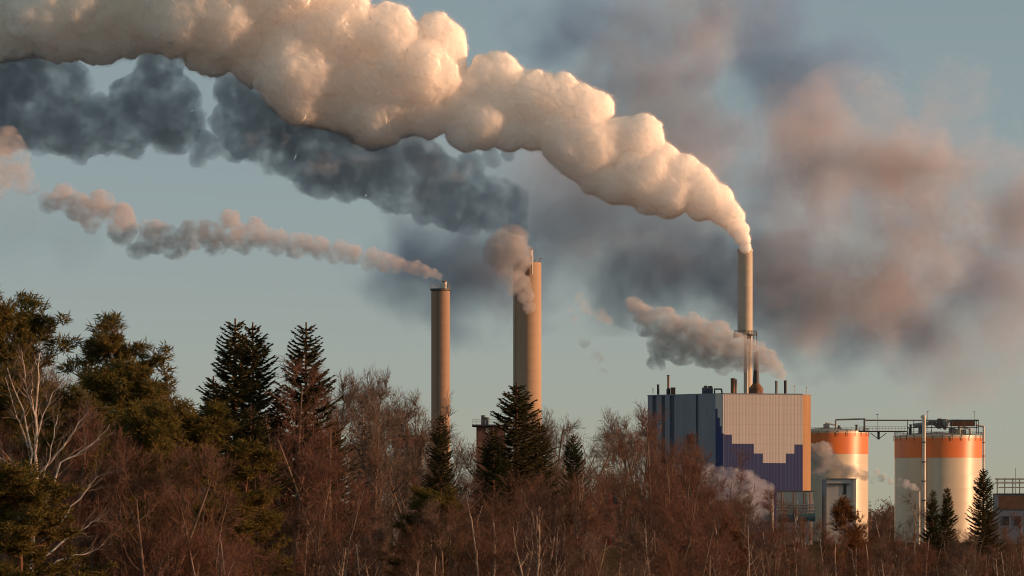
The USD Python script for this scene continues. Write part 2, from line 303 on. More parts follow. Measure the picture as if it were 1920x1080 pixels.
# ------------------------------------------------------------------ silos
def silo(px, r_px, top, band0, band1, Y, label, seed):
    s = SCALE * Y; c = P(px, top, Y); r = r_px * s; z = lambda py: P(0, py, Y)[2]
    t = thing('silo', label, 'silo', (c[0], Y, 0))
    part(t, 'shell', lathe(c[0], Y, sum([[(r, a + .03), (r, a + 5.2), (r - .03, a + 5.22), (r - .03, a + 5.28)] for a in np.arange(0, z(band1) - 7, 5.3)], []) + [(r, z(band1) - 1.2), (r, z(band1) - .01)], 96), M['silo_cream'])
    part(t, 'orange_band', lathe(c[0], Y, [(r + .06, z(band1)), (r + .06, z(band0))], 96), M['silo_orange'])
    part(t, 'rim', lathe(c[0], Y, [(r + .02, z(band0) + .01), (r + .02, z(top) - .4), (r + .25, z(top) - .4), (r + .25, z(top))], 96), M['silo_cream'])
    part(t, 'roof', lathe(c[0], Y, [(r - .2, z(top) + .01), (r * .5, z(top) + .9), (1, z(top) + 1.5)], 64), M['grey_steel'])
    part(t, 'railing', rail(c[0], Y, z(top), r + .1, 1.3, 44, .07), M['dark_steel'])
    a = np.linspace(math.pi, 2 * math.pi, 15)
    br = []
    for q in a:
        x, y = c[0] + math.cos(q) * (r + .35), Y + math.sin(q) * (r + .35)
        br.append(bar([x, y, z(top) - 2.2], [x, y, z(top)], .11, 5))
    part(t, 'bracket_row', join(br), M['dark_steel'])
    rng = np.random.default_rng(seed)
    zt = z(top) + .4
    for k in range(9):
        x = c[0] + (rng.random() - .5) * 1.5 * r; y = Y + (rng.random() - .6) * .9 * r; h = rng.uniform(1.2, 3.6)
        q = rng.integers(0, 3)
        if q == 0: part(t, 'vent', join([cyl(x, y, zt, zt + h, .45, 12), cyl(x, y, zt + h, zt + h + .3, .75, 12)]), M['dark_steel'])
        elif q == 1: part(t, 'filter_box', join([box(x - 1.2, x + 1.2, y - 1, y + 1, zt + .4, zt + h), bar([x - .9, y - .8, zt], [x - .9, y - .8, zt + .5], .1), bar([x + .9, y - .8, zt], [x + .9, y - .8, zt + .5], .1)]), M['grey_steel'])
        else: part(t, 'duct', path_bar([[x - 2, y, zt], [x - 2, y, zt + h], [x + 2.2, y, zt + h * .7], [x + 2.2, y, zt]], .35, 8), M['pale_pipe'])
    return c, r, z
c1, r1, z1 = silo(1546.5, 81, 809, 813, 852, 1645, 'cream silo with orange band half hidden behind the boiler house', 3)
c2, r2, z2 = silo(1759, 81.5, 817, 822, 859, 1575, 'cream silo with orange band standing free at the right', 5)
# gallery on top, walkway, pipes
Yb = 1590
t = thing('walkway_bridge', 'steel walkway and pipe bridge joining the tops of the two silos', 'bridge', (rx(1660, Yb), Yb, z1(800)))
zb = lambda py: P(0, py, Yb)[2]
part(t, 'deck', box(rx(1610, Yb), rx(1700, Yb), Yb - 1, Yb + 1, zb(810), zb(808)), M['dark_steel'])
part(t, 'railing', join([bar([rx(px, Yb), Yb - 1, zb(808)], [rx(px, Yb), Yb - 1, zb(800)], .07, 5) for px in range(1612, 1700, 6)] + [bar([rx(1610, Yb), Yb - 1, zb(p)], [rx(1700, Yb), Yb - 1, zb(p)], .07, 5) for p in (800, 804)]), M['grey_steel'])
part(t, 'pipe', join([bar([rx(1567, Yb), Yb, zb(787)], [rx(1622, Yb), Yb, zb(785.5)], .32), bar([rx(1622, Yb), Yb, zb(788)], [rx(1835, Yb), Yb, zb(788.5)], .28), bar([rx(1567, Yb), Yb, zb(787)], [rx(1567, Yb), Yb, zb(806)], .32), bar([rx(1621, Yb), Yb, zb(785)], [rx(1621, Yb), Yb, zb(810)], .45)]), M['grey_steel'])
part(t, 'brace', join([bar([rx(1632, Yb), Yb, zb(812)], [rx(1647, Yb), Yb, zb(823)], .14), bar([rx(1662, Yb), Yb, zb(812)], [rx(1648, Yb), Yb, zb(823)], .14), box(rx(1645, Yb), rx(1649.5, Yb), Yb - .5, Yb + .5, zb(824), zb(810))]), M['dark_steel'])
part(t, 'light_post', join([bar([rx(1644.5, Yb), Yb - .8, zb(808)], [rx(1644.5, Yb), Yb - .8, zb(777)], .1, 6), box(rx(1642.5, Yb), rx(1646.5, Yb), Yb - 1, Yb - .6, zb(778), zb(776.5))]), M['grey_steel'])
t = thing('standpipe', 'tall pale pipe with clamps running up the front of the free silo', 'pipe', (rx(1732.5, 1556), 1556, 0))
yp = 1575 - r2 * .98 - .9
part(t, 'pipe', cyl(rx(1732.5, yp), yp, 0, P(0, 783, yp)[2], .75, 20), M['pale_pipe'])
part(t, 'elbow', path_bar([[rx(1732.5, yp), yp, P(0, 783, yp)[2]], [rx(1732.5, yp), yp, P(0, 781, yp)[2]], [rx(1732.5, yp), yp + 6, P(0, 781, yp)[2]]], .75, 14), M['pale_pipe'])
for py in (829, 866, 902, 938): part(t, 'clamp', cyl(rx(1732.5, yp), yp, P(0, py + 1, yp)[2], P(0, py - 1, yp)[2], 1.05, 20), M['dark_steel'])
part(t, 'ladder', ladder(rx(1738.5, yp), yp + .2, 10, P(0, 783, yp)[2]), M['dark_steel'])
t = thing('downpipe', 'white downpipe on the right flank of the free silo', 'pipe', (rx(1841, 1575), 1575, 0))
x = c2[0] + r2 + .7
part(t, 'pipe', path_bar([[x, 1574, 0], [x, 1574, z2(800)], [x - 3, 1574, z2(797)]], .42, 14), M['pale_pipe'])
for py in (830, 855, 880): part(t, 'clamp', cyl(x, 1574, z2(py + .7), z2(py - .7), .62, 14), M['dark_steel'])
t = thing('roof_gallery', 'cluttered steel gallery with ducts over the free silo', 'gallery', (rx(1790, 1568), 1568, z2(810)))
g = lambda py: P(0, py, 1568)[2]
part(t, 'duct', join([path_bar([[rx(1712, 1568), 1568, g(798)], [rx(1748, 1568), 1567, g(793)], [rx(1762, 1568), 1567, g(801)]], .8, 10), path_bar([[rx(1740, 1568), 1566, g(790)], [rx(1800, 1568), 1566, g(789)]], .5, 10)]), M['grey_steel'])
part(t, 'cyclone', lathe(rx(1771, 1568), 1567, [(.4, g(806)), (1.6, g(797)), (1.6, g(786))], 18), M['grey_steel'])
part(t, 'filter_box', box(rx(1757, 1568), rx(1764, 1568), 1565, 1568, g(804), g(785)), M['dark_steel'])
part(t, 'casing', box(rx(1782, 1568), rx(1828, 1568), 1567, 1571, g(799), g(789.5)), M['rust'])
part(t, 'frame', join([bar([rx(px, 1568), 1565, g(815)], [rx(px, 1568), 1565, g(787)], .16, 6) for px in (1700, 1712, 1745, 1783, 1806, 1829, 1833)] + [bar([rx(1700, 1568), 1565, g(802)], [rx(1833, 1568), 1565, g(802)], .16, 6), bar([rx(1783, 1568), 1565, g(788)], [rx(1833, 1568), 1565, g(788)], .2, 6)]), M['dark_steel'])
for px, py in ((1738, 771), (1825, 772)):
    part(t, 'light_post', join([bar([rx(px, 1568), 1565, g(800)], [rx(px, 1568), 1565, g(py)], .1, 6), box(rx(px - 2, 1568), rx(px + 2, 1568), 1564.8, 1565.2, g(py + 1), g(py))]), M['grey_steel'])

# ------------------------------------------------------------------ low buildings
def block(name, label, cat, px0, px1, top, Y, depth, wall, skew=0, roofm='roofing', base=0):
    a, b = P(px0, top, Y + skew), P(px1, top, Y)
    t = thing(name, label, cat, ((a[0] + b[0]) / 2, Y, base))
    pl = [a[:2], b[:2], b[:2] + [-1, depth], a[:2] + [1, depth]]
    part(t, 'wall', prism(pl, base, a[2] - .3), M[wall], False)
    part(t, 'roof', prism([a[:2] + [-.35, -.35], b[:2] + [.35, -.35], b[:2] + [-.7, depth + .3], a[:2] + [.7, depth + .3]], a[2] - .3, a[2]), M[roofm], False)
    return t
Yw = 1470
w = lambda px, py, dy=0: P(px, py, Yw + dy)
t = block('annex', 'white annex with a dark slit window in front of the half hidden silo', 'building', 1550, 1605, 897, Yw, 14, 'white_wall')
part(t, 'side_wall', prism([w(1543.5, 0, 6)[:2], w(1550, 0)[:2] + [-.01, 0], w(1550, 0)[:2] + [-.01, 8], w(1543.5, 0, 6)[:2] + [0, 6]], 0, w(0, 897)[2] - .32), M['slate'], False)  # shaded side of the white annex, its bluish shade put into the wall colour
part(t, 'window', box(w(1581, 0)[0], w(1587, 0)[0], Yw - .12, Yw + .2, w(0, 927)[2], w(0, 908)[2]), M['dark_glass'])
part(t, 'canopy', box(w(1551, 0)[0], w(1593, 0)[0], Yw - 1.2, Yw - .003, w(0, 908)[2], w(0, 906.3)[2]), M['dark_steel'])
part(t, 'loading_bay', box(w(1563, 0)[0], w(1598, 0)[0], Yw - .1, Yw + .2, w(0, 972)[2], w(0, 948)[2]), M['rust'])
part(t, 'corner_post', box(w(1600, 0)[0], w(1604.5, 0)[0], Yw - .3, Yw - .004, 0, w(0, 899)[2]), M['pale_pipe'])
t = block('low_building', 'low white building with stained wall under the navy cladding', 'building', 1457, 1524, 920, 1465, 18, 'white_wall')
for px in (1466, 1488, 1508, 1519): part(t, 'downpipe', cyl(P(px, 0, 1465)[0], 1464.7, 0, P(0, 921, 1465)[2] - .4, .22, 8), M['rust'])
part(t, 'pipe_rack', join([bar(P(1457, p, 1463), P(1526, p + .5, 1463), .25) for p in (946, 951, 957)] + [bar(P(q, 958, 1463), P(q, 938, 1463), .15) for q in (1470, 1495, 1515, 1525)]), M['grey_steel'])
part(t, 'door', box(P(1461, 0, 1465)[0], P(1474, 0, 1465)[0], 1464.85, 1465.1, P(0, 963, 1465)[2], P(0, 950, 1465)[2]), M['pale_pipe'])
t = thing('storage_tank', 'long teal tank lying in front of the low white building', 'tank', P(1490, 978, 1455))
part(t, 'vessel', join([bar(P(1458, 971, 1455), P(1528, 970, 1455), 1.55, 20)]), M['teal'])
for q in (1468, 1492, 1516): part(t, 'saddle', box(P(q - 2, 0, 1455)[0], P(q + 2, 0, 1455)[0], 1453.5, 1456.5, 0, P(0, 976, 1455)[2]), M['grey_steel'])
part(t, 'railing', join([bar(P(1456, p, 1453), P(1532, p, 1453), .08, 6) for p in (959, 962)] + [bar(P(q, 964, 1453), P(q, 959, 1453), .07, 6) for q in range(1458, 1533, 8)]), M['grey_steel'])
t = thing('pressure_vessel', 'small upright dark vessel standing on the teal tank platform', 'tank', P(1491, 975, 1450))
part(t, 'vessel', lathe(P(1491, 0, 1450)[0], 1450, [(.9, P(0, 976, 1450)[2]), (.95, P(0, 975, 1450)[2]), (.95, P(0, 960, 1450)[2]), (.5, P(0, 957, 1450)[2])], 18), M['dark_steel'])
part(t, 'leg', cyl(P(1491, 0, 1450)[0], 1450, 0, P(0, 976, 1450)[2], .4, 10), M['grey_steel'])
t = thing('yard_stack', 'short grey vent stack puffing low steam before the navy wall', 'vent', P(1450, 1000, 1460) * [1, 1, 0])
part(t, 'pipe', cyl(P(1447, 0, 1460)[0], 1460, 0, P(0, 924, 1460)[2], .6, 14), M['grey_steel'])
part(t, 'drum', cyl(P(1441, 0, 1461)[0], 1462, 0, P(0, 950, 1460)[2], 2.0, 20), M['slate'])
t = thing('yard_vent', 'small pale vent puffing a wisp of steam beside the free silo', 'vent', P(1722, 1000, 1490) * [1, 1, 0])
part(t, 'pipe', cyl(P(1723, 0, 1490)[0], 1490, 0, P(0, 921, 1490)[2], .45, 12), M['pale_pipe'])
part(t, 'cap', cyl(P(1723, 0, 1490)[0], 1490, P(0, 921, 1490)[2], P(0, 920, 1490)[2], .6, 12), M['rust'])
Yr = 1440
t = block('red_building', 'red walled building with a cream cornice and roof plant', 'building', 1118, 1196, 905, Yr, 20, 'red_brick')
part(t, 'cornice', box(P(1126, 0, Yr)[0], P(1196, 0, Yr)[0], Yr - .5, Yr - .004, P(0, 909, Yr)[2], P(0, 906.6, Yr)[2]), M['pale_pipe'])
for px in (1163, 1143, 1184): part(t, 'pilaster', box(P(px, 0, Yr)[0], P(px + 4.5, 0, Yr)[0], Yr - .3, Yr - .003, 0, P(0, 909.2, Yr)[2]), M['white_wall' if px == 1163 else 'red_brick'])
for px in (1130, 1149, 1171, 1188): part(t, 'window', box(P(px, 0, Yr)[0], P(px + 8, 0, Yr)[0], Yr - .06, Yr + .2, P(0, 945, Yr)[2], P(0, 925, Yr)[2]), M['dark_glass'])
t = thing('roof_plant', 'grey tank and pipe frame on the red building', 'roof plant', P(1155, 905, Yr))
part(t, 'tank', cyl(P(1127, 0, Yr + 5)[0], Yr + 5, P(0, 905, Yr)[2] + .01, P(0, 889, Yr)[2], 1.5, 20), M['slate_dark'])
part(t, 'frame', join([bar(P(px, 905, Yr + 3), P(px, 889, Yr + 3), .15, 6) for px in (1140, 1152, 1168, 1184, 1194)] + [bar(P(1136, p, Yr + 3), P(1196, p, Yr + 3), .18, 6) for p in (890, 897)]), M['dark_steel'])
part(t, 'vent', cyl(P(1133, 0, Yr + 5)[0], Yr + 5, P(0, 905, Yr)[2] + .01, P(0, 881, Yr)[2], .5, 10), M['dark_steel'])
Yh = 1500
t = block('brown_building', 'brown tower building with an overhanging flat roof left of the middle chimney', 'building', 893, 948, 799, Yh, 16, 'brown_wall')
part(t, 'eaves', box(P(885, 0, Yh)[0], P(954, 0, Yh)[0], Yh - 2, Yh + 17, P(0, 799, Yh)[2] + .01, P(0, 796, Yh)[2]), M['dark_steel'])
part(t, 'band', box(P(893, 0, Yh)[0], P(948, 0, Yh)[0], Yh - .1, Yh - .003, P(0, 828, Yh)[2], P(0, 825, Yh)[2]), M['house_roof'])
part(t, 'window', box(P(911, 0, Yh)[0], P(919, 0, Yh)[0], Yh - .1, Yh + .2, P(0, 812, Yh)[2], P(0, 803, Yh)[2]), M['pale_pipe'])
t = thing('roof_plant', 'dark roof machinery on the brown tower building', 'roof plant', P(908, 796, Yh + 4))
part(t, 'casing', box(P(902, 0, Yh)[0], P(916, 0, Yh)[0], Yh + 2, Yh + 6, P(0, 796, Yh)[2] + .01, P(0, 786, Yh)[2]), M['slate_dark'])
part(t, 'fan', join([cyl(P(906, 0, Yh)[0], Yh + 4, P(0, 786, Yh)[2], P(0, 778, Yh)[2], .8, 12), cyl(P(913, 0, Yh)[0], Yh + 4, P(0, 786, Yh)[2], P(0, 782, Yh)[2], .9, 12)]), M['dark_steel'])
part(t, 'railing', join([bar(P(886, p, Yh), P(952, p, Yh), .08, 5) for p in (787, 791)] + [bar(P(q, 796, Yh), P(q, 787, Yh), .07, 5) for q in range(886, 953, 8)]), M['grey_steel'])
Yo = 1490
t = block('ochre_building', 'grey building with an ochre upper storey at the right edge', 'building', 1872, 1990, 925, Yo, 25, 'slate')
part(t, 'upper_cladding', box(P(1872, 0, Yo)[0], P(1990, 0, Yo)[0], Yo - .25, Yo - .004, P(0, 955, Yo)[2], P(0, 929, Yo)[2]), M['rust'])
for k in range(5): part(t, 'window', box(P(1880 + 22 * k, 0, Yo)[0], P(1892 + 22 * k, 0, Yo)[0], Yo - .06, Yo + .2, P(0, 985, Yo)[2], P(0, 968, Yo)[2]), M['dark_glass'])
t = thing('pipe_rack', 'pale pipe rack on the roof of the ochre building', 'pipe rack', P(1900, 925, Yo + 4))
part(t, 'pipe', join([bar(P(1866, p, Yo + 3), P(1990, p, Yo + 3), .32, 10) for p in (898, 905)] + [bar(P(1872, 914, Yo + 3), P(1990, 914, Yo + 3), .2, 8)]), M['pale_pipe'])
part(t, 'post', join([bar(P(q, 925, Yo + 3), P(q, 896, Yo + 3), .22, 6) for q in (1870, 1884, 1899, 1912, 1930, 1950)]), M['grey_steel'])
part(t, 'mast', bar(P(1904, 925, Yo + 3), P(1904, 878, Yo + 3), .12, 6), M['grey_steel'])
# pale houses beyond the wood
def house(px0, px1, eave, ridge, Y, label, cols, rows_):
    a, b = P(px0, eave, Y), P(px1, eave, Y)
    t = thing('house', label, 'house', ((a[0] + b[0]) / 2, Y, 0))
    wl = part(t, 'wall', box(a[0], b[0], Y, Y + 11, 0, a[2]), M['house_wall'], False)
    zr = P(0, ridge, Y)[2]
    from shapely.geometry import Polygon
    m = trimesh.creation.extrude_polygon(Polygon([(-1, 0), (12, 0), (5.5, zr - a[2])]), b[0] - a[0] + 1, engine='earcut')
    v = m.vertices.copy(); m.vertices = np.c_[v[:, 2] + a[0] - .5, v[:, 0] + Y, v[:, 1] + a[2] + .01]; m.invert()
    rf = part(t, 'roof', m, M['house_roof'], False)
    part(rf, 'chimney', box(a[0] + 3, a[0] + 4.2, Y + 4, Y + 5.2, a[2] + 1, zr + 1.2), M['red_brick'], False)
    for i in range(cols):
        for j in range(rows_):
            x = a[0] + (i + .5) * (b[0] - a[0]) / cols; z = a[2] - 1.9 - j * 3
            f = part(t, 'window', box(x - .7, x + .7, Y - .06, Y - .003, z - .8, z + .8), M['pale_pipe'], False)
            part(f, 'pane', box(x - .58, x + .58, Y - .075, Y - .061, z - .68, z + .68), M['dark_glass'], False)
house(560, 625, 880, 858, 1000, 'pale house with red roof glimpsed between the dark spruce trunks', 6, 4)
house(655, 702, 856, 832, 1060, 'pale house behind the thin dead spruce', 4, 5)
house(738, 792, 838, 815, 1100, 'tall pale house left of the slim brown chimney foot', 5, 5)
def nets(phi, origin, h):
    """Surface nets: the closed surface phi = 0 of a grid (phi > 0 inside) as (vertices, quads)."""
    ins = phi > 0
    nx, ny, nz = phi.shape
    cnt = np.zeros((nx - 1, ny - 1, nz - 1), np.int8)
    for o in np.ndindex(2, 2, 2): cnt += ins[o[0]:nx - 1 + o[0], o[1]:ny - 1 + o[1], o[2]:nz - 1 + o[2]]
    cell = np.argwhere((cnt > 0) & (cnt < 8))
    idx = -np.ones(cnt.shape, np.int32); idx[tuple(cell.T)] = np.arange(len(cell))
    acc, w = np.zeros((len(cell), 3)), np.zeros(len(cell))
    cor = list(np.ndindex(2, 2, 2))
    val = np.stack([phi[tuple((cell + o).T)] for o in cor], 1)
    for i, a in enumerate(cor):
        for j, b in enumerate(cor):
            if j > i and sum(abs(x - y) for x, y in zip(a, b)) == 1:
                cross = (val[:, i] > 0) != (val[:, j] > 0)
                t = np.where(cross, val[:, i] / np.where(cross, val[:, i] - val[:, j], 1), 0)
                acc += np.where(cross[:, None], np.array(a) + t[:, None] * (np.array(b) - np.array(a)), 0); w += cross
    v = (cell + acc / w[:, None]) * h + origin
    quads = []
    for ax in range(3):
        A = [slice(None)] * 3; B = [slice(None)] * 3; A[ax] = slice(0, -1); B[ax] = slice(1, None)
        e = np.argwhere(ins[tuple(A)] != ins[tuple(B)])
        u, w_ = (ax + 1) % 3, (ax + 2) % 3
        e = e[(e[:, u] > 0) & (e[:, w_] > 0) & (e[:, u] < phi.shape[u] - 1) & (e[:, w_] < phi.shape[w_] - 1)]
        du, dw = np.eye(3, dtype=int)[u], np.eye(3, dtype=int)[w_]
        q = np.stack([idx[tuple((e - du - dw).T)], idx[tuple((e - dw).T)], idx[tuple(e.T)], idx[tuple((e - du).T)]], 1)
        flip = ~ins[tuple(e.T)]
        q[flip] = q[flip][:, ::-1]
        quads.append(q)
    q = np.vstack(quads)
    return v, np.vstack([q[:, [0, 1, 2]], q[:, [0, 2, 3]]])

def vnormals(v, f):
    n = np.zeros_like(v); fn = np.cross(v[f[:, 1]] - v[f[:, 0]], v[f[:, 2]] - v[f[:, 0]])
    for k in range(3):
        for j in range(3): n[:, j] += np.bincount(f[:, k], fn[:, j], len(v))
    return unit(n)

def knobs(p, cell, seed):
    """Cauliflower: rounded caps around scattered points, 0 to 1."""
    from scipy.spatial import cKDTree
    rng = np.random.default_rng(seed)
    lo, hi = p.min(0) - cell, p.max(0) + cell
    m = int(np.prod((hi - lo) / cell) * 1.0)
    pts = rng.uniform(lo, hi, (m, 3))
    d = cKDTree(pts).query(p, workers=-1)[0] / (cell * 1.0)
    return np.sqrt(np.clip(1 - d * d, 0, 1))

def vecnoise(p, seed): return np.stack([meshkit.fbm(p + 31.7 * j, 2, seed + j) for j in range(3)], 1) - .5

def plume(lobes, Y, label, mat, seed, h=.5, name='smoke_plume', depth=.4, lump=1.0, blend=.3, swirl=.38, eat=0.0, fuzzy=0, flake=.25, fuzz=.06, fmat=None, halo=None, shrink=0.0, rim=.08, recede=.12):
    rng = np.random.default_rng(seed); s = SCALE * Y
    away = lambda px: Y + recede * max(0, lobes[0][0] - px) * s          # the wind carries the smoke leftwards and away
    C = np.array([P(px, py, away(px) + rng.uniform(-depth, depth) * r * s) for px, py, r in lobes]); R = np.array([r * SCALE * away(px) for px, _, r in lobes])
    k = np.repeat(np.arange(len(R)), 7); d = unit(rng.normal(size=(len(k), 3)))
    r1 = R[k] * rng.uniform(.2, .6, len(k)); c1 = C[k] + d * (R[k] * .7)[:, None]
    cc, rr = np.vstack([C, c1]), np.append(R, r1)
    lo, hi = (cc - rr[:, None] * 1.5).min(0), (cc + rr[:, None] * 1.5).max(0)
    g = np.ceil((hi - lo) / h).astype(int) + 3
    phi = np.full(g, -99., np.float32)
    ax = [lo[j] + np.arange(g[j]) * h for j in range(3)]
    for c, r in zip(cc, rr):
        sl = [slice(max(0, int((c[j] - lo[j] - r * 1.45) / h)), min(g[j], int((c[j] - lo[j] + r * 1.45) / h) + 2)) for j in range(3)]
        x, y, z = (ax[j][sl[j]] - c[j] for j in range(3))
        dd = (r - np.sqrt(x[:, None, None] ** 2 + y[None, :, None] ** 2 + z[None, None] ** 2)).astype(np.float32)
        old = phi[tuple(sl)]; kk = blend * r
        hh = np.clip(1 - np.abs(old - dd) / kk, 0, 1)
        phi[tuple(sl)] = np.maximum(old, dd) + hh * hh * kk * .25
    phi[[0, -1]] = phi[:, [0, -1]] = phi[:, :, [0, -1]] = -1
    v, f = nets(phi, lo, h)
    del phi
    from scipy.spatial import cKDTree
    dist, near = cKDTree(C).query(v, k=3, workers=-1)
    wt = 1 / (dist + .2 * R[near]); rl = (R[near] * wt).sum(1) / wt.sum(1)
    n = vnormals(v, f)
    med = np.median(rl)
    v0, n0 = v, n
    for cell, am in ((.9, .17), (.45, .11), (.24, .07), (.13, .035)):
        rel = np.clip(rl / med, .35, 1.6)
        b = knobs(v, cell * med * .6, seed + int(cell * 100))
        v = v + n * ((b - .6) * am * lump * rl * np.clip(rel, 0, 1))[:, None]
    v = v + vecnoise(v / (med * .8), seed) * (swirl * rl)[:, None] + vecnoise(v / (med * .3), seed + 9) * (swirl * .4 * rl)[:, None] + vecnoise(v / (med * .12), seed + 19) * (swirl * .13 * rl)[:, None]
    n = vnormals(v, f)
    outer = v + n * (rim * rl)[:, None] + vecnoise(v / (med * .45), seed + 29) * (.35 * rl)[:, None] if halo else None
    if shrink:      # a smooth heart inside a torn veil
        v = v0 - n0 * (shrink * rl)[:, None] + vecnoise(v0 / (med * .8), seed) * (swirl * rl)[:, None]
        n = vnormals(v, f)
    base = P(lobes[0][0], lobes[0][1], Y)
    x = UsdGeom.Xform.Define(stage, numbered('/World', name)); x.AddTranslateOp().Set(Gf.Vec3d(*map(float, base)))
    raw_mesh(str(x.GetPath()) + '/billows', v - base, f, mat, n)
    if halo: raw_mesh(str(x.GetPath()) + '/halo', outer - base, f, halo)
    tag(x, label, 'smoke plume')
    if fuzzy:
        i = rng.integers(0, len(v), fuzzy)
        fb = meshkit.fbm(v[i] / (rl[i, None] * .25), 2, seed + 5)
        p = v[i] + n[i] * (rng.exponential(1, fuzzy) * fuzz * rl[i] * np.clip(fb * 4 - 1.2, .1, 1.6))[:, None]
        p += rng.normal(size=p.shape) * (h * .35 + .02 * rl[i])[:, None]
        nn = n[i]; face = unit(nn + .7 * unit(rng.normal(size=nn.shape)))
        a = unit(np.cross(face, rng.normal(size=nn.shape))); b = np.cross(face, a); sz = flake * rng.uniform(.6, 1.3, (fuzzy, 1))
        vv = np.stack([p + a * sz, p - a * sz * .5 + b * sz * .87, p - a * sz * .5 - b * sz * .87], 1).reshape(-1, 3)
        raw_mesh(str(x.GetPath()) + '/wisps', vv - base, np.arange(3 * fuzzy).reshape(-1, 3), fmat, np.repeat(nn, 3, 0))
    print(label[:28], len(f), g)
    return x

def steam_mat(name, col, scale):
    return usdkit.material(stage, '/World/Looks/' + name, {'p': ('principled_bsdf', dict(base_color=col, subsurface_weight=1.0, subsurface_method='random_walk', subsurface_radius=(1, 1, 1), subsurface_scale=scale, subsurface_ior=1.01, specular_ior_level=0.0, roughness=1.0))}, surface='p.BSDF')
MAIN = [(1397,464,10.5),(1393,447,13),(1385,430,17),(1375,410,22),(1362,398,26),(1335,375,34),(1305,350,38),(1310,385,26),(1275,328,38),(1260,365,36),(1240,300,32),(1225,345,48),(1203,255,38),(1185,330,50),(1150,345,34),(1120,330,36),(1165,250,30),(1100,205,42),(1112,270,50),(1090,300,38),(1050,192,50),(1060,260,48),(1000,185,50),(1000,245,36),(935,148,46),(950,205,46),(905,145,32),(960,250,30),(900,235,44),(862,255,24),(868,205,34),(880,168,28),(866,240,30),(905,190,36),(825,83,46),(838,140,38),(790,140,60),(800,210,44),(775,80,36),(722,78,58),(740,160,72),(750,215,40),(700,225,50),(640,62,68),(650,160,78),(640,210,36),(600,190,46),(560,60,80),(560,140,76),(480,30,85),(480,105,52),(540,190,28),(410,40,76),(400,90,46),(330,20,76),(320,62,40),(250,20,76),(240,62,42),(180,70,46),(160,10,78),(110,65,48),(80,20,70),(40,60,45),(0,40,64),(-50,20,80),(560,-40,80),(440,-60,80),(300,-70,80),(640,-40,60)]
DARK = [(385,275,24),(372,295,18),(880,312,26),(920,297,16),(952,291,11),(575,222,36),(640,262,36),(972,425,15),(957,402,28),(960,372,26),(930,365,28),(922,408,24),(890,360,32),(885,398,32),(850,390,38),(840,340,36),(810,372,36),(800,320,44),(760,350,42),(770,290,36),(720,330,46),(710,280,40),(670,310,50),(660,260,40),(620,300,54),(600,330,34),(570,270,54),(530,275,40),(520,230,48),(480,250,50),(460,200,42),(445,260,32),(425,225,28),(430,170,26),(330,240,42),(335,180,34),(300,220,48),(290,150,38),(305,128,32),(250,185,38),(240,230,46),(200,240,42),(160,232,44),(120,170,42),(130,240,46),(80,180,52),(80,240,40),(150,282,20),(40,150,50),(30,220,50),(0,180,56),(-40,200,60)]
# ------------------------------------------------------------------ thinner smoke: real volumes
def vol_mat(name, col, dens, noise, lo, hi, g=0.0, falloff=None):
    """Smoke of uneven density; noise is the size of its curls in metres; falloff: fades towards the skin of a unit ball."""
    nodes = {'g': ('geometry', {}), 'mp': ('mapping', dict(scale=(1 / noise,) * 3)), 'n': ('noise_texture', dict(scale=1.0, detail=5.0, roughness=.6, distortion=.3)),
             'r': ('map_range', dict(from_min=lo, from_max=hi, to_min=0.0, to_max=dens, clamp=True)), 'v': ('principled_volume', dict(color=col, anisotropy=g))}
    links = [('g.position', 'mp.vector'), ('mp.vector', 'n.vector')]
    if falloff:
        nodes |= {'t': ('texture_coordinate', {}), 'm2': ('mapping', dict(scale=(.45 / noise,) * 3)), 'n2': ('noise_texture', dict(scale=1.0, detail=2.0)), 'wp': ('vector_math', dict(math_type='multiply_add', vector2=(1.1,) * 3)), 'of': ('vector_math', dict(math_type='add', vector2=(-.55,) * 3)),
                  'l': ('vector_math', dict(math_type='length')), 'e': ('map_range', dict(from_min=.95, from_max=.0, to_min=-.62, to_max=.22, clamp=False)), 'a': ('math', dict(math_type='multiply_add', value2=2.3))}
        links += [('g.position', 'm2.vector'), ('m2.vector', 'n2.vector'), ('n2.color', 'wp.vector1'), ('t.object', 'wp.vector3'), ('wp.vector', 'of.vector1'), ('of.vector', 'l.vector1'), ('l.value', 'e.value'), ('n.fac', 'a.value1'), ('e.result', 'a.value3'), ('a.value', 'r.value')]
    else: links.append(('n.fac', 'r.value'))
    links.append(('r.result', 'v.density'))
    return usdkit.material(stage, '/World/Looks/' + name, nodes, links, volume='v.volume')

def bank(px, py, rx_, ry_, Y, label, mat, rz_=None, tilt=0.0):
    """A soft bank of drifting smoke."""
    s = SCALE * Y
    x = trimesh.creation.icosphere(3, 1.0)
    o = raw_mesh(numbered('/World', 'smoke_bank'), x.vertices, x.faces, mat)
    q = UsdGeom.Xformable(o); rx_, ry_ = rx_ * 1.55, ry_ * 1.55; q.AddTranslateOp().Set(Gf.Vec3d(*map(float, P(px, py, Y)))); q.AddRotateYOp().Set(tilt); q.AddScaleOp().Set(Gf.Vec3f(rx_ * s, (rz_ or min(rx_, ry_)) * s, ry_ * s))
    return tag(o, label, 'smoke')

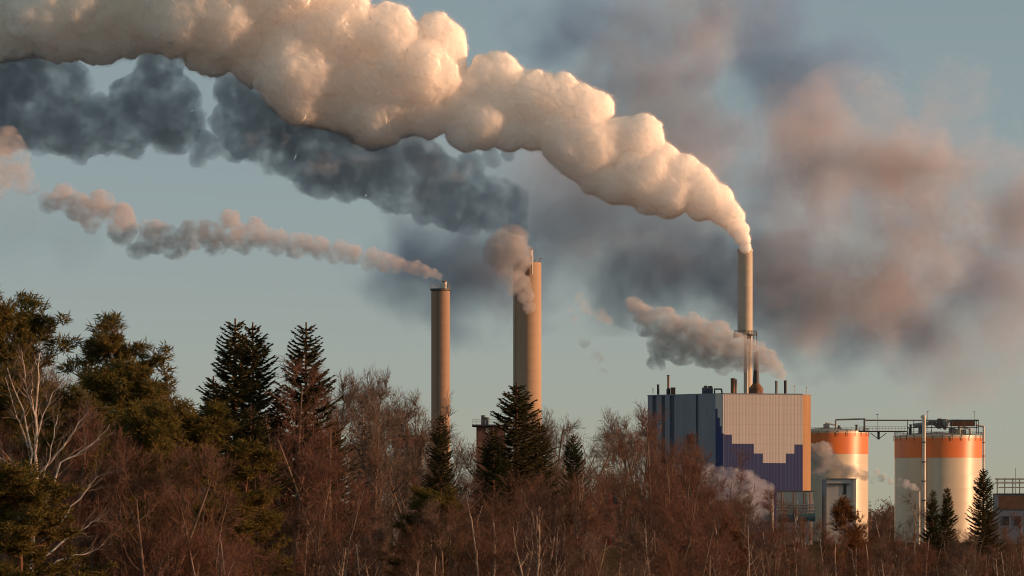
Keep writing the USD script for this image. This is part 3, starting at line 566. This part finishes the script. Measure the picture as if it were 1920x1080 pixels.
STEAM = steam_mat('steam', (.97, .80, .73), 4.5)
WISP = smoke_mat('steam_wisps', (.95, .82, .76), .4)
PINK = [(824,519,7),(812,512,10),(795,508,13),(780,503,15),(765,500,12),(745,497,17),(720,491,18),(700,480,16),(690,492,15),(660,476,19),(640,468,16),(625,480,16),(600,463,20),(575,458,18),(550,460,22),(520,455,22),(498,440,18),(480,442,24),(478,425,16),(455,455,20),(440,440,26),(435,415,20),(400,450,26),(385,430,16),(360,440,26),(330,458,26),(310,440,20),(290,445,28),(265,465,20),(230,430,28),(225,405,24),(190,385,26),(170,410,20),(150,390,26),(120,370,24),(90,380,18)]
LEFT = [(40,330,26),(20,310,34),(0,290,44),(-10,340,34),(60,350,16),(15,265,20)]
PUFF = [(962,450,26),(940,458,24),(925,475,20),(950,480,28),(975,480,24),(966,505,18),(955,515,20),(975,535,20),(985,555,16),(992,575,12),(935,495,14)]
ROOFS = [(1470,711,5),(1465,702,10),(1452,690,14),(1440,675,18),(1425,680,16),(1412,662,20),(1392,672,20),(1382,650,22),(1360,665,24),(1350,640,24),(1350,618,14),(1322,655,26),(1320,625,24),(1298,640,24),(1296,612,18),(1275,660,22),(1262,620,26),(1245,595,18),(1240,650,22),(1222,612,20),(1205,590,18),(1230,680,14),(1190,575,14)]
SCRAPS = [(1105,575,16),(1090,560,12),(1125,590,13),(1140,600,10),(1080,600,10),(1095,640,12),(1120,670,12),(1130,700,9),(1070,580,8)]
LOW1 = [(1447,922,5),(1440,915,13),(1425,918,18),(1405,905,23),(1390,925,26),(1375,902,23),(1350,900,23),(1330,890,19),(1310,885,16),(1290,884,14),(1268,880,11),(1410,940,26),(1385,950,23),(1430,945,18),(1350,930,22),(1315,905,18),(1410,965,22)]
LOW2 = [(1528,850,20),(1545,845,18),(1550,868,20),(1535,885,16),(1565,880,17),(1585,885,14),(1605,884,12),(1620,892,9),(1636,900,8),(1652,896,8)]
LOW3 = [(1721,917,4),(1712,913,7),(1698,908,9),(1684,905,9),(1670,903,7),(1657,893,6),(1645,885,6)]
plume(MAIN, 1520, 'thick cream sunlit smoke plume from the pale chimney above the boiler house', STEAM, 1, h=.45, recede=0.0, lump=1.2, swirl=.42, fuzzy=620000, fmat=WISP, flake=.15, fuzz=.035)
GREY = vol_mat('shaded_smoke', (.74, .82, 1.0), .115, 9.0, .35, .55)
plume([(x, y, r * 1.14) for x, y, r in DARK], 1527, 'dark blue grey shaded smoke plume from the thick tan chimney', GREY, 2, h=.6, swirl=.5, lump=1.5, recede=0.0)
THIN = vol_mat('thin_steam', (1.0, .90, .92), .17, 4.0, .36, .58)
MIST = vol_mat('low_mist', (1.0, .95, 1.0), .11, 6.0, .36, .60)
LOWM = vol_mat('low_steam', (1.0, .95, .97), .30, 6.0, .38, .56)
DENSE = vol_mat('dense_steam', (1.0, .94, .96), .21, 4.0, .35, .56)
FAINT = vol_mat('faint_steam', (1.0, .93, .94), .12, 7.0, .42, .62)
plume(PINK, 1485, 'thin pink broken smoke ribbon from the slim brown chimney', THIN, 3, swirl=.55, lump=1.6)
plume(LEFT, 1500, 'soft pink smoke cloud at the left edge ending the pink ribbon', FAINT, 4, swirl=.5)
plume(PUFF, 1545, 'small pink steam puff sinking past the top of the thick tan chimney', DENSE, 5, swirl=.45, lump=1.6)
plume([(x, y, r * 1.13 if r > 11 else r) for x, y, r in ROOFS], 1508, 'lumpy pink steam plume blown left off the boiler house roof', DENSE, 6, swirl=.5, lump=1.7)
plume(SCRAPS, 1508, 'faint torn scraps of pink steam left of the roof plume', FAINT, 7, swirl=.6)
plume(LOW1, 1455, 'pale mauve steam drifting low before the navy wall', MIST, 8, swirl=.6)
plume(LOW2, 1560, 'soft pink steam before the half hidden orange banded silo', LOWM, 9, swirl=.5)
plume(LOW3, 1485, 'small wisp of steam from the pale vent beside the free silo', LOWM, 10, swirl=.5)
VB = {}
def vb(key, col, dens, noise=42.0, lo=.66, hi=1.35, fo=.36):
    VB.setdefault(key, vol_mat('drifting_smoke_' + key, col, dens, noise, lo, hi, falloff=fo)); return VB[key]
pinkv, shade_bluev, darkv = vb('pink', (1.0, .91, .98), .034), vb('blue', (.36, .53, .92), .044), vb('mauve', (.90, .84, 1.0), .028)  # the blue smoke has the look of shade tinted into its colour
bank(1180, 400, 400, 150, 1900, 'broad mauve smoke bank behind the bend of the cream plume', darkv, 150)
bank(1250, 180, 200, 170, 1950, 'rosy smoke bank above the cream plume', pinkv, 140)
bank(1130, 60, 170, 90, 1980, 'blue grey smoke bank at the top above the cream plume', shade_bluev, 110)
bank(1480, 170, 150, 220, 1925, 'tall blue grey smoke column right of the cream plume', shade_bluev, 120)
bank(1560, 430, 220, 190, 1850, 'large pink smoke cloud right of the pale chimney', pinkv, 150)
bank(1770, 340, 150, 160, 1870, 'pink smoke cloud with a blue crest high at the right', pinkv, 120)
bank(1600, 560, 260, 110, 1900, 'slate blue smoke under the large pink cloud', shade_bluev, 120)
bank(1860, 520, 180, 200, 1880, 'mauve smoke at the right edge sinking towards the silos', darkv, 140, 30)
bank(860, 500, 170, 110, 1920, 'blue grey haze of smoke between the two brown chimneys', shade_bluev, 110)
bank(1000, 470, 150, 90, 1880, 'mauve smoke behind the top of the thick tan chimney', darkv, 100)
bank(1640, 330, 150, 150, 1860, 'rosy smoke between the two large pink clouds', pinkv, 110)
bank(1330, 520, 170, 80, 1910, 'slate blue smoke behind the pale chimney shaft', shade_bluev, 110)
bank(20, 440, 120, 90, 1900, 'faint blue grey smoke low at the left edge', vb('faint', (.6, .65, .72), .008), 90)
# ------------------------------------------------------------------ trees
def prisms(p0, p1, r0, r1, sides=3):
    """Every segment as a tapered tube without ends."""
    d = unit(p1 - p0); h = np.where(np.abs(d[:, 2:]) < .9, [[0, 0, 1.]], [[1., 0, 0]])
    a = unit(np.cross(d, h)); b = np.cross(d, a); n = len(p0)
    q = np.arange(sides) * 2 * np.pi / sides
    o = np.cos(q)[None, :, None] * a[:, None] + np.sin(q)[None, :, None] * b[:, None]
    v = np.concatenate([p0[:, None] + o * r0[:, None, None], p1[:, None] + o * r1[:, None, None]], 1).reshape(-1, 3)
    i = np.arange(sides); j = (i + 1) % sides
    t = np.vstack([np.c_[i, j, j + sides], np.c_[i, j + sides, i + sides]])
    return v, (t[None] + (np.arange(n) * 2 * sides)[:, None, None]).reshape(-1, 3)

def spikes(p0, p1, r0, rng):
    """Every twig or needle spray as one slim pointed face."""
    d = unit(p1 - p0); a = unit(np.cross(d, rng.normal(size=p0.shape)))
    v = np.stack([p0 - a * r0[:, None], p0 + a * r0[:, None], p1], 1).reshape(-1, 3)
    return v, np.arange(len(v)).reshape(-1, 3)

def merge(ms):
    o = 0; V = []; F = []
    for v, f in ms: V.append(v); F.append(f + o); o += len(v)
    return np.vstack(V), np.vstack(F)

def grow(rng, start, dirn, length, r, n, bend, up):
    """A bundle of wandering branches: returns points (k, n+1, 3) and radii (k, n+1)."""
    k = len(start); pts = [start]; d = unit(dirn)
    for i in range(n):
        d = unit(d + bend * rng.normal(size=(k, 3)) + np.array([0, 0, up]))
        pts.append(pts[-1] + d * (length / n)[:, None])
    t = np.linspace(0, 1, n + 1)
    return np.stack(pts, 1), r[:, None] * (1 - .82 * t)[None]

def segs(p, r):
    return p[:, :-1].reshape(-1, 3), p[:, 1:].reshape(-1, 3), r[:, :-1].ravel(), r[:, 1:].ravel()

def along(rng, p, r, per, lo):
    """Random places along a bundle of branches: position, direction, radius, parent index."""
    k, m = p.shape[0], p.shape[1] - 1
    i = np.repeat(np.arange(k), per); t = rng.uniform(lo, 1, len(i)) * m; j = np.minimum(t.astype(int), m - 1); f = (t - j)[:, None]
    pos = p[i, j] * (1 - f) + p[i, j + 1] * f
    return pos, unit(p[i, j + 1] - p[i, j]), r[i, j] * (1 - f[:, 0]) + r[i, j + 1] * f[:, 0], i

def side(rng, d, spread):
    return unit(d + spread * unit(np.cross(d, rng.normal(size=d.shape))))

def bare_tree(seed, H=12.0, wide=.32, limbs=24, subs=8, twigs=9, ends=3, low=.2, up=.06, stems=1, tw=.011):
    rng = np.random.default_rng(seed)
    st = np.zeros((stems, 3)); st[:, :2] = rng.normal(size=(stems, 2)) * .25 * (stems > 1)
    dr = np.tile([0, 0, 1.], (stems, 1)); dr[:, :2] += rng.normal(size=(stems, 2)) * (.05 + .14 * (stems > 1))
    tp, tr = grow(rng, st, dr, H * rng.uniform(.82, .97, stems), np.full(stems, .013 * H), 9, .045, .03)
    pos, d, r, _ = along(rng, tp, tr, max(1, limbs // stems), low)
    t = pos[:, 2] / H
    dd = side(rng, d, 1.5); dd[:, 2] = np.abs(dd[:, 2]) * .8 + .25
    L = H * wide * np.clip(1.25 - t, .15, 1) * rng.uniform(.6, 1.15, len(t))
    lp, lr = grow(rng, pos, dd, L, np.minimum(r * .6, .006 * H), 5, .12, up * 2)
    p2, d2, r2, i2 = along(rng, lp, lr, subs, .2)
    sp, sr = grow(rng, p2, side(rng, d2, .8), L[i2] * rng.uniform(.25, .5, len(p2)), np.minimum(r2 * .6, .02), 3, .14, up)
    p3, d3, r3, i3 = along(rng, sp, sr, twigs, .15)
    wl = H * .055 * rng.uniform(.5, 1.3, len(p3))
    e3 = p3 + side(rng, d3, .7) * wl[:, None] + np.array([0, 0, up]) * wl[:, None]
    f = rng.uniform(.3, .9, (len(p3) * ends, 1)); i4 = np.repeat(np.arange(len(p3)), ends)
    p4 = p3[i4] * (1 - f) + e3[i4] * f
    e4 = p4 + side(rng, unit(e3 - p3)[i4], .8) * (wl[i4] * rng.uniform(.35, .8, len(i4)))[:, None]
    trunk = merge([prisms(*segs(tp, tr), 7), prisms(*segs(lp, lr), 4)])
    crown = merge([prisms(*segs(sp, sr), 3), spikes(p3, e3, np.full(len(p3), tw * 1.3), rng), spikes(p4, e4, np.full(len(p4), tw), rng)])
    return trunk, crown

def spruce(seed, H=24.0, base=.16, whorl=.30, lo=.1, thin=1.0, ragged=.25):
    rng = np.random.default_rng(seed)
    tp, tr = grow(rng, np.zeros((1, 3)), np.array([[0, 0, 1.]]), np.array([H]), np.array([.011 * H]), 12, 0.0, .02)
    zs = np.arange(lo * H, H * .985, whorl); S, E, W, BS = [], [], [], []
    az0 = 0; gaps = rng.uniform(0, 6.28, 3)
    for z in zs:
        t = (z - lo * H) / (H * (1 - lo)); n = rng.integers(4, 7) if t < .9 else 4; az0 += 1.1
        for b in range(n):
            az = az0 + b * 2 * np.pi / n + rng.normal() * .45
            Lf = base * H * (1 - t) ** .68 * (1 - ragged * rng.random()) * (1 + .18 * math.sin(az * 2 + gaps[0]) + .15 * math.sin(z * 1.3 + gaps[1])) + .2
            if rng.random() < .14: Lf *= .45
            out = np.array([math.cos(az), math.sin(az), 0]); k = max(4, int(Lf * 3))
            u = np.linspace(0, 1, k); droop = -(.30 + .16 * rng.normal()) * Lf * (1 - t * 1.3)
            pts = np.array([0, 0, z]) + u[:, None] * out * Lf + np.c_[np.zeros((k, 2)), droop * np.sin(u * np.pi * .75) + Lf * (.1 + .5 * t) * u ** 2]
            BS.append((pts[:-1], pts[1:]))
            m = int(max(8, Lf * 40 * thin)); q = rng.uniform(.12, 1.0, m) * (k - 1); j = np.minimum(q.astype(int), k - 2); f = (q - j)[:, None]
            p = pts[j] * (1 - f) + pts[j + 1] * f; dr = unit(pts[j + 1] - pts[j])
            sd = unit(np.cross(dr, [0, 0, 1.])) * np.where(rng.random(m) < .5, 1, -1)[:, None]
            l = rng.uniform(.25, .62, m) * np.clip(1.25 - q / k, .35, 1) * np.clip(Lf / 1.2, .6, 1)
            e = p + (dr * .75 + sd * rng.uniform(.1, 1, (m, 1)) + np.array([0, 0, -1.]) * rng.uniform(-.15, .7, (m, 1)) + .2 * rng.normal(size=(m, 3))) * l[:, None]
            S.append(p); E.append(e); W.append(np.full(m, .072))
    b0, b1 = np.vstack([x[0] for x in BS]), np.vstack([x[1] for x in BS])
    trunk = merge([prisms(*segs(tp, tr), 8), prisms(b0, b1, np.full(len(b0), .03), np.full(len(b0), .02), 3)])
    return trunk, spikes(np.vstack(S), np.vstack(E), np.concatenate(W), rng)

def pine(seed, H=18.0, wide=.24, limbs=34, low=.3, clump=84, size=.6):
    rng = np.random.default_rng(seed)
    tp, tr = grow(rng, np.zeros((1, 3)), np.array([[0, 0, 1.]]), np.array([H * .97]), np.array([.014 * H]), 10, .03, .03)
    pos, d, r, _ = along(rng, tp, tr, limbs, low)
    t = pos[:, 2] / H
    dd = side(rng, d, 2.0); dd[:, 2] = np.abs(dd[:, 2]) * .5 + .1 + .5 * (t > .8)
    L = H * wide * np.clip(1.2 - t, .22, .75) / .75 * rng.uniform(.5, 1.15, len(t))
    lp, lr = grow(rng, pos, dd, L, np.minimum(r * .55, .09), 4, .16, .1)
    p2, d2, r2, i2 = along(rng, lp, lr, 7, .3)
    p2 = np.vstack([p2, lp[:, -1], tp[:, -1] + rng.normal(size=(6, 3)) * .3]); d2 = np.vstack([d2, unit(lp[:, -1] - lp[:, -2]), np.tile([0, 0, 1.], (6, 1))])
    c = p2 + side(rng, d2, .7) * rng.uniform(.2, .9, (len(p2), 1)); c[:, 2] += .15
    k = np.repeat(np.arange(len(c)), clump); o = unit(rng.normal(size=(len(k), 3))) * [1, 1, .75] + [0, 0, .25]
    rad = size * rng.uniform(.55, 1.2, len(c))
    s = c[k] + o * (rad[k] * rng.uniform(.05, .7, len(k)))[:, None]
    e = s + unit(o + .5 * rng.normal(size=o.shape)) * (rad[k] * rng.uniform(.35, .7, len(k)))[:, None]
    trunk = merge([prisms(*segs(tp, tr), 8), prisms(*segs(lp, lr), 4), prisms(p2, c, np.full(len(c), .03), np.full(len(c), .015), 3)])
    return trunk, spikes(s, e, np.full(len(k), .036), rng)

def bark(name, a, b, scale=1.5):
    return usdkit.material(stage, '/World/Looks/' + name, {'t': ('texture_coordinate', {}), 'mp': ('mapping', dict(scale=(1, 1, .4))), 'n': ('noise_texture', dict(scale=scale, detail=5.0)), 'r': ('rgb_ramp', dict(ramp=[(.35, a), (.65, b)])), 'd': ('diffuse_bsdf', {})},
                           [('t.object', 'mp.vector'), ('mp.vector', 'n.vector'), ('n.fac', 'r.fac'), ('r.color', 'd.color')], surface='d.BSDF')
def leafy(name, a, b, back=.25):
    """Foliage and twigs: colour varies from tree to tree and from spray to spray."""
    return usdkit.material(stage, '/World/Looks/' + name, {'g': ('geometry', {}), 'o': ('object_info', {}), 'ad': ('math', dict(math_type='multiply_add', value2=.6)), 'mx': ('math', dict(math_type='multiply', value2=.4)),
        'c': ('mix_color', dict(blend_type='mix', a=a, b=b)), 'd': ('diffuse_bsdf', {}), 't': ('translucent_bsdf', {}), 'm': ('mix_closure', dict(fac=back))},
        [('g.random_per_island', 'mx.value1'), ('o.random', 'ad.value1'), ('mx.value', 'ad.value3'), ('ad.value', 'c.fac'), ('c.result', 'd.color'), ('c.result', 't.color'), ('d.BSDF', 'm.closure1'), ('t.BSDF', 'm.closure2')], surface='m.closure')
T = dict(bark=bark('grey_brown_bark', (.10, .07, .052), (.20, .14, .105)), pale=bark('pale_bark', (.20, .15, .12), (.34, .27, .22)), white=bark('birch_bark', (.30, .24, .20), (.62, .54, .47), 2.5), pinebark=bark('pine_bark', (.08, .045, .03), (.16, .08, .05)),
         twig=leafy('red_brown_twigs', (.155, .080, .060), (.120, .080, .060)), dtwig=leafy('dark_brown_twigs', (.075, .05, .045), (.115, .075, .060)), ptwig=leafy('grey_twigs', (.16, .118, .095), (.13, .088, .070)), needle=leafy('spruce_needles', (.036, .044, .022), (.085, .066, .030)), olive=leafy('pine_needles', (.088, .076, .023), (.150, .104, .034)), dry=leafy('dry_leaves', (.16, .075, .03), (.11, .05, .025)))
KINDS = {}
def kind(name, trunk, crown, tm, cm, H): KINDS[name] = [trunk, crown, T[tm], T[cm], H, None]
for k in range(4): kind(f'b{k}', *bare_tree(100 + k, wide=(.30, .36, .26, .33)[k], limbs=(22, 26, 20, 24)[k], twigs=8, low=(.12, .1, .2, .06)[k], up=(.05, .1, .12, .04)[k], stems=(1, 2, 1, 3)[k]), 'bark', 'twig', 12.0)
for k in range(3): kind(f'g{k}', *bare_tree(200 + k, wide=(.30, .24, .34)[k], limbs=24, low=.25, up=(.1, .14, .06)[k], twigs=7, stems=(1, 1, 2)[k]), 'bark', 'ptwig', 12.0)
for k in range(2): kind(f'p{k}', *bare_tree(300 + k, wide=(.22, .28)[k], limbs=20, low=.3, up=.12, twigs=7, stems=(1, 3)[k]), 'pale', 'twig', 12.0)
for k in range(3): kind(f's{k}', *spruce(400 + k, 24.0, (.17, .14, .20)[k], ragged=(.3, .35, .25)[k]), 'pinebark', 'needle', 24.0)
kind('d0', *spruce(410, 24.0, .12, .55, .15, .45, .5), 'bark', 'ptwig', 24.0)
for k in range(3): kind(f'o{k}', *pine(500 + k, 18.0, (.24, .30, .26)[k], (48, 54, 60)[k], (.32, .2, .05)[k]), 'pinebark', 'olive', 18.0)
for k in range(3): kind(f'k{k}', *bare_tree(700 + k, wide=(.34, .28, .38)[k], limbs=(16, 20, 18)[k], low=.22, up=(.08, .14, .05)[k], twigs=6, subs=6, ends=2, stems=(1, 1, 2)[k]), 'pale', 'dtwig', 12.0)
kind('l0', *bare_tree(600, wide=.34, limbs=26, low=.2, up=.08, twigs=8, ends=2, tw=.035), 'bark', 'dry', 12.0)
rt = np.random.default_rng(77)
def zg(x, y): return max(0.0, 3 * min(1, max(0, (-x - 18) / 30)) * math.exp(-((y - 290) / 120) ** 2)) - .4
def tree(k, px, top, Y, label, group=None, wide=1.0, name=None):
    """A tree whose tip stands at (px, top) in the photograph at distance Y."""
    trunk, crown, tm, cm, H, first = KINDS[k]
    tip = P(px, top, Y); z0 = zg(tip[0], Y); s = (tip[2] - z0) / H
    nm = name or {'s': 'spruce_tree', 'd': 'spruce_tree', 'o': 'pine_tree', 'l': 'oak_tree'}.get(k[0], 'bare_tree')
    x = UsdGeom.Xform.Define(stage, numbered('/World', nm))
    x.AddTranslateOp().Set(Gf.Vec3d(tip[0], Y, z0)); x.AddRotateZOp().Set(float(rt.uniform(0, 360))); x.AddScaleOp().Set(Gf.Vec3f(s * wide, s * wide, s))
    if first is None:
        raw_mesh(str(x.GetPath()) + '/trunk', *trunk, tm); raw_mesh(str(x.GetPath()) + '/crown', *crown, cm)
        KINDS[k][5] = x.GetPath()
    else:
        x.GetPrim().GetReferences().AddInternalReference(first); x.GetPrim().SetInstanceable(True)
    tag(x, label, 'tree', group)
    return x
# trees one can tell apart
tree('o2', 30, 720, 285, 'olive pine under the tall pine at the left edge', wide=1.3)
tree('o2', 205, 800, 270, 'dense olive pine under the broad pine', wide=1.4)
tree('o0', -2, 566, 300, 'tall pine cut by the left edge, topping the wood there')
tree('o1', 45, 612, 306, 'dark pine crown just right of the tall pine at the edge')
tree('o2', 10, 905, 190, 'low bright green gold pine in the bottom left corner', wide=1.5)
tree('s1', 172, 648, 300, 'dark narrow spruce left of the big olive pine', wide=.95)
tree('o1', 215, 652, 292, 'big olive pine with a broad crown beside the dark narrow spruce', wide=1.15)
tree('o0', 262, 708, 280, 'olive pine on the right shoulder of the broad pine', wide=1.2)
tree('o2', 120, 760, 262, 'olive pine behind the white birch limbs', wide=1.2)
tree('o2', 290, 790, 255, 'low olive pine below the right shoulder of the broad pine', wide=1.1)
tree('o2', 392, 785, 300, 'olive pine at the foot of the twin spruces', wide=1.3)
tree('o0', 440, 850, 290, 'small olive pine right of the one under the twin spruces', wide=1.3)
tree('s0', 441, 597, 380, 'left one of the twin spruces, with long limbs reaching left', wide=1.35)
tree('s2', 474, 604, 372, 'right one of the twin spruces', wide=1.15)
tree('s1', 520, 735, 374, 'lower dark spruce between the twin spruces and the tall pointed one', wide=1.5)
tree('s2', 622, 790, 380, 'lower dark spruce right of the tall pointed one', wide=1.3)
tree('s2', 470, 760, 345, 'dark spruce skirt in front of the twin spruces', wide=1.4)
tree('s0', 574, 604, 372, 'tall pointed spruce right of the twin spruces', wide=1.25)
tree('s1', 400, 705, 385, 'lower spruce at the left flank of the twin spruces', wide=1.3)
tree('d0', 680, 744, 420, 'thin half dead spruce with brown bare boughs', wide=1.0)
tree('d0', 590, 690, 405, 'ragged brown spruce hugging the tall pointed spruce', wide=1.2)
tree('s1', 826, 772, 420, 'narrow spruce standing before the slim brown chimney', wide=1.1)
tree('s2', 969, 717, 400, 'broad spruce standing before the thick tan chimney', wide=1.5)
tree('s0', 925, 800, 396, 'smaller spruce at the left flank of the broad spruce', wide=1.2)
tree('s1', 1012, 792, 404, 'smaller spruce at the right flank of the broad spruce', wide=1.3)
tree('s2', 1075, 812, 430, 'small lone spruce left of the red building', wide=.8)
tree('o2', 812, 935, 320, 'bushy dark conifer low under the slim brown chimney', wide=1.6)
tree('s1', 1749, 917, 430, 'left one of the paired spruces before the free silo', wide=1.2)
tree('s0', 1776, 913, 436, 'right one of the paired spruces before the free silo', wide=1.1)
tree('s2', 1844, 878, 410, 'dark bushy spruce hiding the right foot of the free silo', wide=1.15)
tree('l0', 1604, 935, 400, 'oak holding rusty dry leaves before the white annex', wide=1.1)
tree('l0', 1392, 975, 380, 'low oak with a few dry leaves under the navy wall', wide=1.1)
tree('p0', 325, 835, 262, 'slim pale stemmed bare tree left of the low pines', wide=1.1)
tree('p0', 1345, 955, 330, 'pale stemmed bare tree leaning in the wood below the navy wall', wide=1.4)
tree('p1', 440, 1000, 240, 'pale broken stem low at the bottom, right of the olive pines', wide=.8)
tree('b1', 66, 622, 315, 'tall reddish bare tree behind the white birch')
tree('g1', 98, 628, 322, 'tall grey bare tree rising behind the white birch top', wide=1.2)
G1 = 'bare trees against the sky'
L1 = 'slim grey bare tree against the pale sky'
for px, py, Y in ((312, 745, 420), (332, 760, 430), (285, 735, 400), (645, 712, 480), (690, 703, 500), (722, 716, 510), (740, 742, 520), (705, 760, 450), (783, 765, 520), (800, 772, 500), (850, 752, 540), (873, 758, 530), (890, 775, 520), (1008, 772, 520), (1030, 778, 540), (1048, 792, 500), (1100, 838, 480), (1160, 788, 540), (1193, 772, 540), (1210, 785, 530)):
    tree(('g0', 'g1', 'g2')[rt.integers(0, 3)], px, py, Y, *(lambda z: (L1 + z, G1 + z))(' right of the olive pines' if px < 400 else ' left of the slim brown chimney' if px < 815 else ' beside the slim brown chimney' if px < 960 else ' right of the thick tan chimney' if px < 1090 else ' left of the boiler house'), wide=rt.uniform(.8, 1.2))
L2 = 'bare tree with sunlit orange brown twigs before the tall spruces'
for px, py, Y in ((536, 700, 366), (610, 745, 366), (636, 750, 376), (585, 850, 350), (500, 870, 340)):
    tree(f'b{rt.integers(0, 4)}', px, py, Y, L2, 'bare trees before the spruces', wide=rt.uniform(.8, 1.1))
L3 = 'bare tree with sunlit orange twigs before the grey side of the boiler house'
for px, py, Y in ((1222, 775, 460), (1240, 800, 450), (1262, 830, 440), (1308, 822, 450), (1340, 845, 440), (1285, 860, 430)):
    tree(f'b{rt.integers(0, 4)}', px, py, Y, L3, 'bare trees before the boiler house', wide=rt.uniform(.6, .9))
for px, py in ((22, 800), (128, 790), (182, 830), (236, 815), (284, 850), (345, 860), (410, 900)):
    tree(f'b{rt.integers(0, 4)}', px, py, 248, 'bare tree with a veil of reddish twigs before the olive pines', 'bare trees before the pines', wide=rt.uniform(.9, 1.2))
# the brown wood
SKY_X = [-60, 0, 100, 200, 300, 340, 400, 470, 560, 650, 730, 790, 840, 900, 1000, 1095, 1125, 1195, 1225, 1330, 1420, 1480, 1560, 1640, 1700, 1800, 1990]
SKY_Y = [700, 720, 760, 800, 820, 850, 870, 920, 925, 930, 950, 950, 890, 862, 870, 895, 950, 950, 885, 898, 945, 975, 992, 975, 955, 990, 985]
nw = 0
for row, (Y, off, step) in enumerate(((470, 0, 36), (420, 20, 36), (370, 40, 38), (320, 66, 42), (270, 95, 50))):
    for px in np.arange(-60, 1990, step):
        q = px + rt.uniform(-12, 12); top = np.interp(q, SKY_X, SKY_Y) + off + rt.uniform(-34, 36)
        if top > 1066 or (row < 2 and 470 < q < 800) or (row < 3 and 1108 < q < 1200) or (row == 2 and (575 < q < 600 or 735 < q < 790)): continue
        k = rt.choice(['b0', 'b1', 'b2', 'b3', 'p0', 'p1', 'g0', 'g2', 'k0', 'k1', 'k2'], p=[.1, .11, .1, .1, .09, .09, .07, .07, .09, .09, .09])
        zone = next(z for lim, z in ((330, 'below the pines at the left'), (560, 'below the twin spruces'), (800, 'left of the slim brown chimney foot'), (1110, 'below the two brown chimneys'), (1360, 'below the grey side of the boiler house'), (1530, 'below the navy wall'), (1680, 'below the half hidden silo'), (9999, 'below the free silo')) if q < lim)
        lay = ('back', 'middle', 'middle', 'front', 'front')[row]
        tone = {'b': 'reddish', 'p': 'pale stemmed', 'g': 'grey', 'k': 'dark brown'}[k[0]]
        tree(k, q, top, Y + rt.uniform(-18, 18), f'{tone} bare tree, {lay} of the wood, {zone}', f'{tone} bare trees, {lay} of the wood, {zone}', wide=rt.uniform(.9, 1.35)); nw += 1
print('wood', nw)
# the white birch, limb by limb
Yb = 238; rb = np.random.default_rng(9)
t = thing('birch_tree', 'white barked birch with long forked limbs at the left', 'tree', P(58, 1130, Yb))
LIMBS = [([(57, 1130), (60, 1000), (66, 900), (67, 800), (71, 720), (75, 662)], .17), ([(57, 1010), (57, 900), (59, 854), (49, 786), (29, 732), (14, 690)], .10), ([(72, 985), (113, 869), (172, 835), (206, 795)], .085), ([(69, 893), (118, 840), (150, 790), (166, 772)], .07), ([(54, 903), (25, 872), (-10, 855)], .08), ([(79, 1016), (137, 952), (165, 915), (184, 892)], .075), ([(86, 1041), (142, 997), (189, 970)], .075), ([(80, 1072), (118, 1046), (167, 1038), (196, 1020)], .06), ([(54, 840), (40, 800), (29, 776), (10, 707)], .07), ([(66, 830), (80, 780), (100, 740), (118, 715)], .06), ([(66, 780), (52, 740), (45, 690), (40, 655)], .05), ([(67, 940), (85, 880), (105, 800), (112, 770)], .055), ([(68, 800), (60, 740), (62, 690)], .045), ([(48, 1010), (30, 955), (0, 935)], .05)]
ms, allp, allr = [], [], []
for pts, r in LIMBS:
    dy = rb.uniform(-1.6, 1.6); n = len(pts); q = np.array([P(a, b, Yb + dy * i / (n - 1)) for i, (a, b) in enumerate(pts)])
    u = np.linspace(0, 1, 13); q = np.stack([np.interp(u, np.linspace(0, 1, n), q[:, j]) for j in range(3)], 1)[None]
    q[:, 1:-1] += rb.normal(size=(1, 11, 3)) * .05
    rr = (r * (1 - .8 * u))[None]; ms.append(prisms(*segs(q, rr), 6)); allp.append(q); allr.append(rr)
p, r = np.vstack(allp), np.vstack(allr)
part(t, 'trunk', merge(ms[:1]), T['white'], False)
for m in ms[1:]: part(t, 'limb', m, T['white'], False)
p2, d2, r2, i2 = along(rb, p, r, 16, .25)
sp, sr = grow(rb, p2, side(rb, d2, .7), rb.uniform(.7, 1.9, len(p2)), np.minimum(r2 * .6, .03), 4, .12, .08)
part(t, 'branch_set', prisms(*segs(sp, sr), 3), T['pale'], False)
p3, d3, _, _ = along(rb, sp, sr, 12, .2)
e3 = p3 + side(rb, d3, .7) * rb.uniform(.3, .8, (len(p3), 1))
part(t, 'twigs', spikes(p3, e3, np.full(len(p3), .011), rb), T['ptwig'], False)
# far wood on the horizon
rf = np.random.default_rng(31)
n = 5200; x = rf.uniform(-520, 520, n); y = rf.uniform(2250, 2650, n); h = rf.uniform(9, 17, n)
k = 26; i = np.repeat(np.arange(n), k)
o = rf.normal(size=(len(i), 3)) * np.c_[np.full(len(i), 2.2), np.full(len(i), 2.2), h[i] * .26]; s = np.c_[x[i], y[i], h[i] * .5] + o
e = s + rf.normal(size=s.shape) * 1.6
f = raw_mesh('/World/far_forest', *spikes(s, e, np.full(len(i), .35), rf), T['ptwig'])
tag(f, 'hazy brown forest on the horizon far behind the plant', None, kind='stuff')
